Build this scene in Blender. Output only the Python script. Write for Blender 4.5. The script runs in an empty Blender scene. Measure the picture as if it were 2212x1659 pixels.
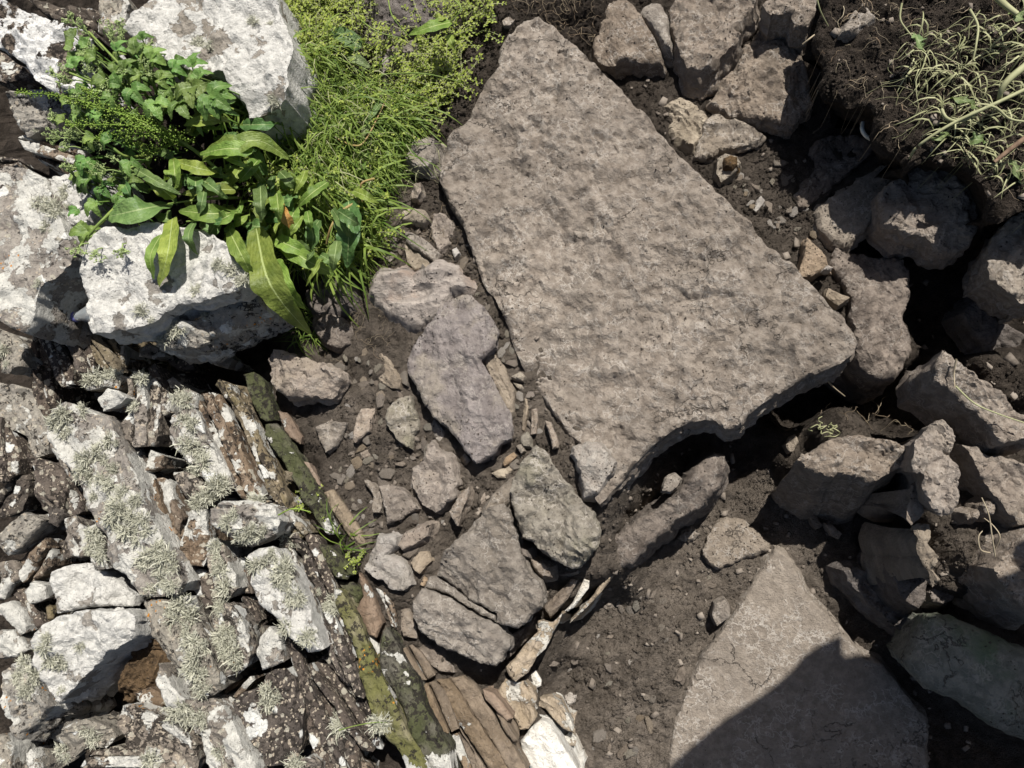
import bpy, bmesh, math, random
import numpy as np
from mathutils import Vector, Matrix, Quaternion
from mathutils.geometry import delaunay_2d_cdt

# ---------------------------------------------------------------- camera, sky, sun, exposure
sc = bpy.context.scene
FPX = 1640.0                     # focal length in picture units (picture 2212 x 1659)
PW, PH = 2212.0, 1659.0
NAD = (294.0, -300.0)            # where straight-down falls in the picture, from its centre
CAMZ = 1.65
cd = bpy.data.cameras.new('camera'); cam = bpy.data.objects.new('camera', cd)
sc.collection.objects.link(cam); sc.camera = cam
cd.sensor_width = 36; cd.lens = 36 * FPX / PW; cd.clip_start = 0.02; cd.clip_end = 500
q = Vector((NAD[0], NAD[1], -FPX)).normalized().rotation_difference(Vector((0, 0, -1)))
cam.rotation_mode = 'QUATERNION'; cam.rotation_quaternion = q
cam.location = (0, 0, CAMZ)
RM = np.array(q.to_matrix())

SUN_EL = math.radians(59); SUN_AZ = math.atan2(0.45, 0.89)    # from +y towards +x
w = bpy.data.worlds.new('World'); sc.world = w; w.use_nodes = True
nt = w.node_tree; bgn = nt.nodes['Background']
sky = nt.nodes.new('ShaderNodeTexSky'); sky.sky_type = 'NISHITA'; sky.sun_disc = False
sky.sun_elevation = SUN_EL; sky.sun_rotation = SUN_AZ
nt.links.new(sky.outputs[0], bgn.inputs[0]); bgn.inputs[1].default_value = 0.05; sky.dust_density = 2.5
sl = bpy.data.lights.new('sun', 'SUN'); sun = bpy.data.objects.new('sun', sl); sc.collection.objects.link(sun)
sl.energy = 5.0; sl.angle = math.radians(0.53); sl.color = (1.0, 0.96, 0.9)
SUNDIR = Vector((math.sin(SUN_AZ) * math.cos(SUN_EL), math.cos(SUN_AZ) * math.cos(SUN_EL), math.sin(SUN_EL)))
sun.rotation_mode = 'QUATERNION'; sun.rotation_quaternion = SUNDIR.to_track_quat('Z', 'Y')
sun.location = (1, 2, 4)
sc.view_settings.view_transform = 'Standard'; sc.view_settings.look = 'None'
sc.view_settings.exposure = 0.5; sc.view_settings.gamma = 1; sc.view_settings.use_curve_mapping = False

# ---------------------------------------------------------------- helpers
random.seed(7); RNG = np.random.default_rng(7)
COL = sc.collection
TS = 1400 / 2212 * PW / 4096     # scale of the traced picture tiles
TO = {'W': (0, 0), 'A': (0, 0), 'B': (1300, 0), 'C': (2696, 0), 'D': (0, 1000), 'E': (1300, 1000), 'F': (2696, 1000),
      'G': (0, 2022), 'H': (1300, 2022), 'I': (2696, 2022)}

def parse(s):
    v = np.array([float(x) for x in s.replace(',', ' ').split()]).reshape(-1, 2)
    return v

def pix(tile, pts):
    pts = np.asarray(pts, float)
    if tile == 'W': return pts
    o = np.array(TO[tile]) * PW / 4096
    return o + pts * TS

def place(px, z, tx=0., ty=0., c=None):
    """picture points -> points of the place, on a plane of height z at c with slopes tx, ty"""
    px = np.asarray(px, float).reshape(-1, 2)
    d = np.stack([px[:, 0] - PW / 2, -(px[:, 1] - PH / 2), np.full(len(px), -FPX)], 1) @ RM.T
    if c is None: c = (0, 0)
    z = np.broadcast_to(np.asarray(z, float), (len(px),))
    s = (z - tx * c[0] - ty * c[1] - CAMZ) / (d[:, 2] - tx * d[:, 0] - ty * d[:, 1])
    return np.stack([s * d[:, 0], s * d[:, 1], CAMZ + s * d[:, 2]], 1)

def P(tile, x, y, z):
    return Vector(place(pix(tile, [(x, y)]), z)[0])

def h2(ix, iy, seed):
    h = (ix.astype(np.int64) * 374761393 + iy.astype(np.int64) * 668265263 + int(seed) * 974711) & 0xffffffff
    h = ((h ^ (h >> 13)) * 1274126177) & 0xffffffff
    h = ((h ^ (h >> 16)) * 2246822519) & 0xffffffff
    return ((h ^ (h >> 15)) & 0xffffff) / float(0xffffff)

def vn(x, y, seed=0):
    ix = np.floor(x); iy = np.floor(y); fx = x - ix; fy = y - iy
    ux = fx * fx * fx * (fx * (fx * 6 - 15) + 10); uy = fy * fy * fy * (fy * (fy * 6 - 15) + 10)
    ix = ix.astype(np.int64); iy = iy.astype(np.int64)
    a = h2(ix, iy, seed); b = h2(ix + 1, iy, seed); c = h2(ix, iy + 1, seed); d = h2(ix + 1, iy + 1, seed)
    return (a + (b - a) * ux) * (1 - uy) + (c + (d - c) * ux) * uy - 0.5

def fbm(x, y, f, seed=0, o=4, g=0.5):
    r = 0; a = 1.0
    for k in range(o):
        cs, sn = math.cos(1.1 * k), math.sin(1.1 * k)
        r = r + a * vn((x * cs - y * sn) * f + 13.7 * k, (x * sn + y * cs) * f - 7.1 * k, seed + 31 * k)
        a *= g; f *= 2.03
    return r

def ridge(x, y, f, seed=0, o=3):
    r = 0; a = 1.0
    for k in range(o):
        r = r + a * (0.25 - np.abs(vn(x * f + 3.3 * k, y * f + 9.1 * k, seed + 17 * k))); a *= .5; f *= 2.1
    return r

def polydist(p, poly):
    """distance of points to the polygon's outline and whether they lie inside"""
    a = poly; b = np.roll(poly, -1, 0)
    dmin = np.full(len(p), 1e9); ins = np.zeros(len(p), bool)
    for s in range(0, len(p), 4000):
        q_ = p[s:s + 4000][:, None, :]
        ab = (b - a)[None]; t = np.clip(((q_ - a[None]) * ab).sum(2) / np.maximum((ab ** 2).sum(2), 1e-12), 0, 1)
        dd = np.sqrt((((a[None] + t[..., None] * ab) - q_) ** 2).sum(2)); dmin[s:s + 4000] = dd.min(1)
        yc = (a[None, :, 1] > q_[..., 1]) != (b[None, :, 1] > q_[..., 1])
        den = (b - a)[None, :, 1]; den = np.where(np.abs(den) < 1e-12, 1e-12, den)
        xx = a[None, :, 0] + (q_[..., 1] - a[None, :, 1]) * (b - a)[None, :, 0] / den
        ins[s:s + 4000] = ((yc & (q_[..., 0] < xx)).sum(1) % 2) == 1
    return dmin, ins

def resample(poly, h, closed=True):
    out = []
    n = len(poly)
    for i in range(n if closed else n - 1):
        a = poly[i]; b = poly[(i + 1) % n]; k = max(1, int(round(np.linalg.norm(b - a) / h)))
        for j in range(k): out.append(a + (b - a) * j / k)
    if not closed: out.append(poly[-1])
    return np.array(out)

def tag(o, label=None, cat=None, group=None, kind=None):
    if label: o['label'] = label
    if cat: o['category'] = cat
    if group: o['group'] = group
    if kind: o['kind'] = kind
    return o

def link(name, me, mat=None, parent=None, loc=None, rotz=0.0):
    o = bpy.data.objects.new(name, me); COL.objects.link(o)
    if mat is not None and me is not None and len(me.materials) == 0: me.materials.append(mat)
    if loc is not None: o.location = loc
    o.rotation_euler[2] = rotz
    if parent is not None:
        o.parent = parent
    return o

def empty(name, loc=(0, 0, 0)):
    o = bpy.data.objects.new(name, None); COL.objects.link(o); o.location = loc; o.empty_display_size = .05
    return o

def mesh_np(name, v, f, smooth=True, sharp=None):
    """v (n,3), f list of faces or (m,3|4) array"""
    me = bpy.data.meshes.new(name)
    v = np.asarray(v, np.float32)
    f = np.asarray(f, np.int32)
    m, k = f.shape
    me.vertices.add(len(v)); me.vertices.foreach_set('co', v.ravel())
    me.loops.add(m * k); me.loops.foreach_set('vertex_index', f.ravel())
    me.polygons.add(m)
    me.polygons.foreach_set('loop_start', np.arange(0, m * k, k, dtype=np.int32))
    if smooth: me.polygons.foreach_set('use_smooth', np.ones(m, bool))
    me.update(calc_edges=True)
    if sharp: me.set_sharp_from_angle(angle=math.radians(sharp))
    return me

sc.cycles.max_bounces = 5; sc.cycles.diffuse_bounces = 1; sc.cycles.glossy_bounces = 2; sc.cycles.transmission_bounces = 4; sc.cycles.transparent_max_bounces = 4
sc.cycles.caustics_reflective = False; sc.cycles.caustics_refractive = False
# ---------------------------------------------------------------- materials
class NT:
    def __init__(s, name):
        s.m = bpy.data.materials.new(name); s.m.use_nodes = True; s.t = s.m.node_tree
        s.b = s.t.nodes['Principled BSDF']; s.out = s.t.nodes['Material Output']
    def n(s, typ, **k):
        x = s.t.nodes.new('ShaderNode' + typ)
        for a, v in k.items(): setattr(x, a, v)
        return x
    def l(s, a, b): s.t.links.new(a, b)
    def val(s, x, sock):
        if hasattr(x, 'is_linked') or hasattr(x, 'links'): s.l(x, sock)
        else: sock.default_value = x
    def math(s, op, a, b=None, clamp=False):
        x = s.n('Math', operation=op, use_clamp=clamp); s.val(a, x.inputs[0])
        if b is not None: s.val(b, x.inputs[1])
        return x.outputs[0]
    def noise(s, vec, scale, detail=4, rough=.55, dist=0., out=0):
        x = s.n('TexNoise'); s.l(vec, x.inputs['Vector']); x.inputs['Scale'].default_value = scale
        x.inputs['Detail'].default_value = detail; x.inputs['Roughness'].default_value = rough
        x.inputs['Distortion'].default_value = dist
        return x.outputs[out]
    def voro(s, vec, scale, feature='F1', out='Distance', rand=1.0):
        x = s.n('TexVoronoi', feature=feature); s.l(vec, x.inputs['Vector']); x.inputs['Scale'].default_value = scale
        x.inputs['Randomness'].default_value = rand
        return x.outputs[out]
    def step(s, x, lo, hi):
        r = s.n('MapRange'); s.val(x, r.inputs[0]); r.inputs[1].default_value = lo; r.inputs[2].default_value = hi
        r.interpolation_type = 'SMOOTHSTEP'
        return r.outputs[0]
    def mix(s, f, a, b, blend='MIX'):
        x = s.n('Mix', data_type='RGBA', blend_type=blend); s.val(f, x.inputs[0])
        for c, k in ((a, 6), (b, 7)):
            if isinstance(c, tuple): x.inputs[k].default_value = (*c, 1)
            else: s.l(c, x.inputs[k])
        return x.outputs[2]
    def vmath(s, op, a, b):
        x = s.n('VectorMath', operation=op); s.val(a, x.inputs[0]); s.val(b, x.inputs[1])
        return x.outputs[0]
    def bump(s, h, dist, prev=None, strength=1.0):
        x = s.n('Bump'); s.l(h, x.inputs['Height']); x.inputs['Distance'].default_value = dist
        x.inputs['Strength'].default_value = strength
        if prev is not None: s.l(prev, x.inputs['Normal'])
        return x.outputs[0]
    def coords(s, stretch=None):
        tc = s.n('TexCoord'); oi = s.n('ObjectInfo')
        off = s.n('VectorMath', operation='SCALE'); off.inputs[0].default_value = (13.1, 7.7, 3.3); s.l(oi.outputs['Random'], off.inputs['Scale'])
        v = s.vmath('ADD', tc.outputs['Object'], off.outputs[0])
        if stretch:
            return v, s.vmath('MULTIPLY', v, stretch), oi.outputs['Random']
        return v, v, oi.outputs['Random']

def stone_mat(name, ca, cb, cc=None, white=0., dark=0., spots=0., squig=0., speck=.3, streak=0., alg=0., algc=(.12, .14, .03),
              orange=0., stain=0., bmp=1.0, wcol=(.6, .585, .53), rough=.9, dust=0., smooth=False):
    """ca/cb: the stone's two tones, cc: an accent tone; white: cover of pale crusty lichen, dark: of black lichen"""
    s = NT(name); v, vs, rnd = s.coords((.22, 1., 1.) if streak else None)
    big = s.noise(v, 9, 5, .6); mid = s.noise(vs, 45, 5, .62); fine = s.noise(v, 260, 3, .6)
    col = s.mix(s.step(mid, .36, .66), ca, cb)
    if cc: col = s.mix(s.math('MULTIPLY', s.step(big, .5, .66), .8), col, cc)
    # slight individual tone
    hv = s.n('HueSaturation'); s.l(col, hv.inputs['Color'])
    s.l(s.math('ADD', s.math('MULTIPLY', rnd, .3), .85), hv.inputs['Value'])
    s.l(s.math('ADD', s.math('MULTIPLY', s.math('FRACT', s.math('MULTIPLY', rnd, 7.3)), .3), .85), hv.inputs['Saturation'])
    col = hv.outputs[0]
    col = s.mix(s.math('MULTIPLY', s.step(fine, .62, .74), speck), col, (.42, .39, .35))
    col = s.mix(s.math('MULTIPLY', s.step(fine, .40, .26), .6), col, (.06, .052, .046))
    hgt = s.math('ADD', s.math('MULTIPLY', mid, .6), s.math('MULTIPLY', fine, .35))
    if squig:      # pale traces of rootlets
        d1 = s.n('VectorMath', operation='SCALE'); s.l(s.noise(v, 28, 3, .6, out=1), d1.inputs[0]); d1.inputs['Scale'].default_value = .08
        e = s.voro(s.vmath('ADD', v, d1.outputs[0]), 34, 'DISTANCE_TO_EDGE')
        m = s.math('MULTIPLY', s.step(e, .075, .03), s.step(s.noise(v, 16, 3, .6), .42, .6))
        col = s.mix(s.math('MULTIPLY', m, squig), col, (.46, .42, .37))
    if alg:
        m = s.step(s.noise(v, 7, 4, .6), .62 - alg * .4, .80 - alg * .4)
        col = s.mix(s.math('MULTIPLY', m, .85), col, s.mix(s.noise(v, 60, 3), algc, tuple(x * .45 for x in algc)))
    if dark:
        nd = s.noise(v, 75, 6, .7); nb = s.noise(v, 10, 3, .5)
        m = s.step(s.math('ADD', nd, s.math('MULTIPLY', nb, .5)), .98 - dark * .42, 1.02 - dark * .42)
        col = s.mix(s.math('MULTIPLY', m, .9), col, (.022, .018, .015))
    if spots:
        vd = s.n('VectorMath', operation='SCALE'); s.l(s.noise(v, 120, 2, .5, out=1), vd.inputs[0]); vd.inputs['Scale'].default_value = .012
        vv = s.vmath('ADD', v, vd.outputs[0])
        for sc_, cl, k in ((70, (.40, .37, .30), 0), (150, (.42, .36, .28), 1), (30, (.68, .68, .64), 2)):
            x = s.n('TexVoronoi'); s.l(vv, x.inputs['Vector']); x.inputs['Scale'].default_value = sc_
            sep = s.n('SeparateColor'); s.l(x.outputs['Color'], sep.inputs[0])
            r = s.math('MULTIPLY', s.step(sep.outputs[0], 1 - spots * (.45, .6, .3)[k], 1.), .62)
            m = s.step(s.math('SUBTRACT', x.outputs['Distance'], r), .03, -.05)
            col = s.mix(s.math('MULTIPLY', m, .85), col, cl)
            if k == 2: hgt = s.math('ADD', hgt, s.math('MULTIPLY', m, .35))
    if white:
        d2 = s.n('VectorMath', operation='SCALE'); s.l(s.noise(v, 40, 4, .6, out=1), d2.inputs[0]); d2.inputs['Scale'].default_value = .05
        vv = s.vmath('ADD', v, d2.outputs[0])
        nb = s.noise(vv, 13, 4, .52)
        t = .70 - white * .42
        m = s.step(nb, t - .008, t + .008)
        wc = s.mix(s.step(s.noise(v, 60, 5, .65), .3, .7), wcol, tuple(x * .68 for x in wcol))
        wc = s.mix(s.math('MULTIPLY', s.step(s.noise(v, 150, 4, .7), .58, .72), .55), wc, (.26, .245, .21))
        wc = s.mix(s.math('MULTIPLY', s.step(s.voro(v, 130), .18, .08), s.step(s.noise(v, 25, 2), .48, .58)), wc, (.05, .045, .04))
        col = s.mix(m, col, wc)
        hgt = s.math('ADD', hgt, s.math('MULTIPLY', m, .45))
    if orange:
        m = s.math('MULTIPLY', s.step(s.voro(v, 90), .30, .2), s.step(s.noise(v, 12, 3), .66 - orange * .1, .70 - orange * .1))
        col = s.mix(m, col, (.55, .22, .02))
    if stain:      # old staining in broad patches and hairline cracks
        st = s.step(s.noise(v, 4.5, 7, .62), .36, .66)
        col = s.mix(s.math('MULTIPLY', s.math('SUBTRACT', 1., st), stain), col, (.10, .082, .066))
        col = s.mix(s.math('MULTIPLY', s.step(s.noise(v, 9, 5, .6), .56, .7), stain * .6), col, (.36, .32, .27))
        d3 = s.n('VectorMath', operation='SCALE'); s.l(s.noise(v, 14, 4, .6, out=1), d3.inputs[0]); d3.inputs['Scale'].default_value = .16
        ck = s.math('MULTIPLY', s.step(s.voro(s.vmath('ADD', v, d3.outputs[0]), 7, 'DISTANCE_TO_EDGE'), .016, .006), s.step(s.noise(v, 6, 2), .52, .6))
        col = s.mix(s.math('MULTIPLY', ck, .7), col, (.05, .042, .035)); hgt = s.math('SUBTRACT', hgt, ck)
    if dust:
        col = s.mix(s.math('MULTIPLY', s.step(s.noise(v, 22, 6, .7), .50, .68), dust), col, (.075, .06, .05))
    s.l(col, s.b.inputs['Base Color']); s.b.inputs['Roughness'].default_value = rough
    s.b.inputs['Specular IOR Level'].default_value = .25
    b1 = s.bump(s.noise(v, 95, 6, .7), .009 * bmp * (.4 if smooth else 1))
    b2 = s.bump(hgt, .006 * bmp * (.6 if smooth else 1), b1)
    s.l(b2, s.b.inputs['Normal'])
    return s.m

M = {}
def mk_stones():
    K = stone_mat
    M['slab'] = K('slab_sandstone', (.19, .155, .122), (.315, .268, .218), (.165, .136, .108), stain=.4, squig=.6, speck=.35)
    M['brown'] = K('brown_stone', (.19, .154, .122), (.285, .238, .192), (.155, .128, .102), squig=.45, dust=.35)
    M['grey'] = K('grey_stone', (.19, .162, .133), (.29, .253, .21), (.21, .178, .142), squig=.5, dust=.2)
    M['purple'] = K('purple_slate', (.155, .132, .122), (.235, .205, .19), (.25, .215, .17), squig=.3, streak=1)
    M['olive'] = K('olive_stone', (.185, .162, .128), (.285, .255, .205), (.225, .205, .145), squig=.6)
    M['pink'] = K('pinkish_stone', (.235, .192, .155), (.325, .272, .222), (.28, .232, .18), squig=.3, dust=.2)
    M['pale'] = K('pale_stone', (.32, .285, .25), (.44, .405, .36), (.28, .25, .21), dust=.3)
    M['cream'] = K('cream_stone', (.29, .245, .19), (.40, .345, .27), (.22, .185, .14), dust=.4)
    M['tan'] = K('tan_stone', (.225, .18, .13), (.32, .262, .195), (.2, .16, .12), streak=1, dust=.3)
    M['tan2'] = K('brown_wall_slate', (.165, .125, .085), (.25, .195, .14), (.14, .108, .078), streak=1, dust=.35, white=.12)
    M['orange'] = K('orange_stone', (.29, .215, .145), (.37, .285, .205), (.26, .2, .14), streak=1)
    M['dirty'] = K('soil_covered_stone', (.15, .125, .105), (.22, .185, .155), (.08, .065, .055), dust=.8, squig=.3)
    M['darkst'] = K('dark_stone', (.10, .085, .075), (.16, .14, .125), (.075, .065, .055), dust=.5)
    M['floor'] = K('smooth_floor_stone', (.205, .172, .138), (.30, .256, .208), (.19, .16, .13), squig=.7, speck=.3, stain=.3, dust=.15)
    M['green'] = K('greenish_boulder', (.17, .175, .145), (.27, .265, .22), (.14, .17, .12), alg=.3, algc=(.14, .19, .11), stain=.2, squig=.3)
    M['ridged'] = K('streaked_stone', (.22, .195, .175), (.36, .32, .285), (.28, .22, .18), streak=1, speck=.5)
    M['lw'] = K('white_lichen_stone', (.20, .175, .15), (.30, .27, .23), white=.5, dark=.35, orange=.12, spots=.35)
    M['lw2'] = K('chalky_lichen_stone', (.24, .215, .18), (.33, .3, .26), white=.74, dark=.1, wcol=(.62, .605, .56))
    M['lm'] = K('patchy_lichen_stone', (.17, .145, .12), (.27, .235, .195), white=.42, dark=.5, spots=.5, orange=.3)
    M['lg'] = K('grey_lichen_stone', (.22, .20, .17), (.31, .285, .24), white=.34, dark=.4, spots=.35, orange=.35)
    M['ld'] = K('dark_speckled_slate', (.075, .06, .05), (.13, .105, .085), white=.13, dark=.5, spots=.75, streak=1)
    M['ld2'] = K('dark_slate', (.07, .058, .048), (.12, .10, .082), white=.03, dark=.4, spots=.4, streak=1)
    M['lb'] = K('brown_lichen_stone', (.14, .10, .068), (.225, .17, .12), white=.4, dark=.45, spots=.3, streak=1)
    M['lbw'] = K('dark_brown_white_rim_stone', (.10, .075, .055), (.19, .15, .115), white=.5, dark=.7, spots=.1, wcol=(.74, .73, .7))
    M['gold'] = K('golden_slate', (.15, .12, .075), (.25, .205, .14), white=.25, dark=.5, spots=.2, streak=1, alg=.22, algc=(.17, .15, .05))
    M['alg'] = K('algae_green_slate', (.16, .145, .09), (.24, .215, .15), white=.28, dark=.45, streak=1, alg=.75, algc=(.17, .17, .05), orange=.6)
    M['moss'] = K('dark_mossy_slate', (.085, .078, .055), (.16, .145, .11), dark=.5, streak=1, alg=.55, algc=(.085, .095, .035), white=.2)
    M['rust'] = K('reddish_slate', (.2, .145, .105), (.29, .22, .165), streak=1, dust=.3, white=.1)
    M['white'] = K('whitened_stone', (.55, .52, .46), (.72, .70, .64), (.42, .37, .3), speck=.1, streak=1)
    M['halfw'] = K('half_whitened_stone', (.30, .24, .17), (.40, .33, .25), streak=1, white=.36, wcol=(.62, .59, .52), dust=.4, dark=.2)
    M['clod'] = K('brown_earth', (.13, .085, .045), (.23, .155, .09), (.09, .06, .035), bmp=2.2, speck=.1)
mk_stones()

def soil_mat():
    s = NT('soil'); tc = s.n('TexCoord'); v = tc.outputs['Object']
    a = s.n('Attribute', attribute_name='dry'); dry = a.outputs['Fac']
    n1 = s.noise(v, 30, 6, .65); n2 = s.noise(v, 170, 4, .6); n3 = s.noise(v, 420, 2, .5)
    moist = s.mix(s.step(n1, .35, .65), (.034, .027, .021), (.075, .06, .048))
    dryc = s.mix(s.step(n1, .35, .65), (.17, .142, .114), (.27, .228, .186))
    c = s.mix(dry, moist, dryc)
    c = s.mix(s.math('MULTIPLY', s.step(n2, .60, .72), .55), c, s.mix(dry, (.11, .09, .075), (.25, .22, .19)))
    c = s.mix(s.math('MULTIPLY', s.step(n3, .66, .74), .4), c, (.30, .27, .23))
    s.l(c, s.b.inputs['Base Color']); s.b.inputs['Roughness'].default_value = .95; s.b.inputs['Specular IOR Level'].default_value = .15
    b = s.bump(n1, .014); b = s.bump(s.math('SUBTRACT', 1., s.voro(s.vmath('ADD', v, s.noise(v, 50, 2, .5, out=1)), 95)), .009, b); b = s.bump(n2, .008, b); b = s.bump(n3, .003, b)
    s.l(b, s.b.inputs['Normal'])
    return s.m
M['soil'] = soil_mat()

def plain(name, ca, cb, scale=60, rough=.8, trans=0., spec=.3, bmp=0., attr=False):
    s = NT(name); v, _, rnd = s.coords()
    n = s.noise(v, scale, 3)
    f = s.step(n, .3, .7)
    if attr:      # tone of each single blade, chip or crumb
        a = s.n('Attribute', attribute_name='tone'); f = s.math('ADD', s.math('MULTIPLY', f, .3), s.math('MULTIPLY', a.outputs['Fac'], .7))
    c = s.mix(f, ca, cb)
    s.l(c, s.b.inputs['Base Color']); s.b.inputs['Roughness'].default_value = rough; s.b.inputs['Specular IOR Level'].default_value = spec
    if bmp: s.l(s.bump(s.noise(v, scale * 3, 3), bmp), s.b.inputs['Normal'])
    if trans:
        t = s.n('BsdfTranslucent'); s.l(s.mix(.5, c, tuple(min(1, x * 1.3) for x in cb)), t.inputs[0])
        mx = s.n('MixShader'); mx.inputs[0].default_value = trans
        s.l(s.b.outputs[0], mx.inputs[1]); s.l(t.outputs[0], mx.inputs[2]); s.l(mx.outputs[0], s.out.inputs[0])
    return s.m
M['crumb'] = plain('soil_crumb', (.028, .022, .018), (.062, .05, .042), 200, .95, spec=.1, attr=True)
M['crumbdry'] = plain('dry_soil_crumb', (.135, .111, .089), (.215, .181, .147), 200, .95, spec=.1, attr=True)
M['chip'] = plain('stone_chip', (.12, .1, .082), (.27, .232, .192), 150, .9, spec=.2, attr=True, bmp=.001)
M['root'] = plain('pale_root', (.16, .11, .07), (.42, .36, .25), 40, .8, attr=True)
M['straw'] = plain('limp_stem', (.15, .16, .07), (.42, .42, .24), 40, .7, trans=.15, attr=True)
M['lichen'] = plain('tufted_lichen', (.27, .27, .195), (.62, .61, .50), 120, .9, trans=.2, attr=True)
M['grass'] = plain('grass_blade', (.055, .115, .015), (.26, .34, .07), 20, .55, trans=.35, attr=True)
M['weed'] = plain('weed_leaf', (.15, .22, .028), (.42, .48, .10), 40, .55, trans=.4, attr=True)
M['stem'] = plain('green_stem', (.12, .19, .04), (.22, .28, .07), 40, .6, trans=.1)
M['rstem'] = plain('reddish_stem', (.22, .14, .06), (.3, .24, .09), 40, .6)
M['seed'] = plain('seed_cluster', (.12, .22, .025), (.30, .40, .08), 60, .7, trans=.2, attr=True)
M['umbel'] = plain('flower_cluster', (.26, .36, .11), (.46, .54, .26), 90, .8, trans=.2, attr=True)
M['bone'] = plain('pale_shell', (.6, .58, .5), (.72, .7, .62), 30, .4)
M['wood'] = plain('twig_bark', (.14, .09, .06), (.25, .17, .11), 60, .85, bmp=.001)
M['cap'] = plain('blue_plastic', (.10, .10, .28), (.13, .13, .34), 30, .35, spec=.5)

def glass_mat():
    s = NT('clear_plastic'); s.b.inputs['Base Color'].default_value = (.75, .8, .82, 1); s.b.inputs['Roughness'].default_value = .15
    s.b.inputs['Transmission Weight'].default_value = .75; s.b.inputs['IOR'].default_value = 1.4
    return s.m
M['plastic'] = glass_mat()

def leaf_mat(name, ca, cb, rib, vein=9., trans=.25, rough=.5, holes=0.):
    s = NT(name); v, _, rnd = s.coords()
    uv = s.n('UVMap'); sep = s.n('SeparateXYZ'); s.l(uv.outputs[0], sep.inputs[0])
    u, t = sep.outputs[0], sep.outputs[1]
    au = s.math('ABSOLUTE', s.math('SUBTRACT', u, .5))
    c = s.mix(s.step(s.noise(v, 35, 4, .6), .3, .7), ca, cb)
    hv = s.n('HueSaturation'); s.l(c, hv.inputs['Color']); s.l(s.math('ADD', s.math('MULTIPLY', rnd, .5), .75), hv.inputs['Value'])
    s.l(s.math('ADD', s.math('MULTIPLY', s.math('FRACT', s.math('MULTIPLY', rnd, 5.7)), .05), .475), hv.inputs['Hue'])
    c = hv.outputs[0]
    ph = s.math('ADD', s.math('MULTIPLY', t, vein), s.math('MULTIPLY', au, -vein * .9))
    ph = s.math('ADD', ph, s.math('MULTIPLY', s.noise(v, 30, 2), .6))
    tri = s.math('ABSOLUTE', s.math('SUBTRACT', s.math('FRACT', ph), .5))
    vm = s.math('MULTIPLY', s.step(tri, .07, .02), .1)
    rm = s.step(s.math('SUBTRACT', au, s.math('MULTIPLY', s.math('SUBTRACT', 1., t), .022)), .022, .008)
    m = s.math('MAXIMUM', vm, rm)
    c = s.mix(m, c, rib)
    c = s.mix(s.math('MULTIPLY', s.step(s.voro(v, 110), .14, .06), s.step(s.noise(v, 30, 2), .5, .6)), c, (.06, .035, .015))
    s.l(c, s.b.inputs['Base Color']); s.b.inputs['Roughness'].default_value = rough; s.b.inputs['Specular IOR Level'].default_value = .35
    b = s.bump(s.step(tri, .0, .35), .0003); b = s.bump(s.noise(v, 60, 4), .006, b)
    s.l(b, s.b.inputs['Normal'])
    tr = s.n('BsdfTranslucent'); s.l(s.mix(.6, c, (.28, .42, .04)), tr.inputs[0])
    mx = s.n('MixShader'); mx.inputs[0].default_value = trans
    s.l(s.b.outputs[0], mx.inputs[1]); s.l(tr.outputs[0], mx.inputs[2]); s.l(mx.outputs[0], s.out.inputs[0])
    return s.m
M['dock'] = leaf_mat('dock_leaf', (.115, .175, .03), (.22, .295, .06), (.36, .42, .16))
M['dockd'] = leaf_mat('dark_dock_leaf', (.065, .125, .035), (.12, .195, .06), (.26, .33, .14), trans=.15)
M['celery'] = leaf_mat('lobed_leaf', (.09, .17, .035), (.17, .265, .065), (.25, .33, .13), vein=9, trans=.2, rough=.42)
M['dead'] = leaf_mat('withered_leaf', (.42, .22, .05), (.55, .36, .10), (.35, .2, .08), trans=.2)
M['limp'] = leaf_mat('limp_leaf', (.09, .13, .045), (.16, .20, .08), (.25, .28, .14), trans=.1)
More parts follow.
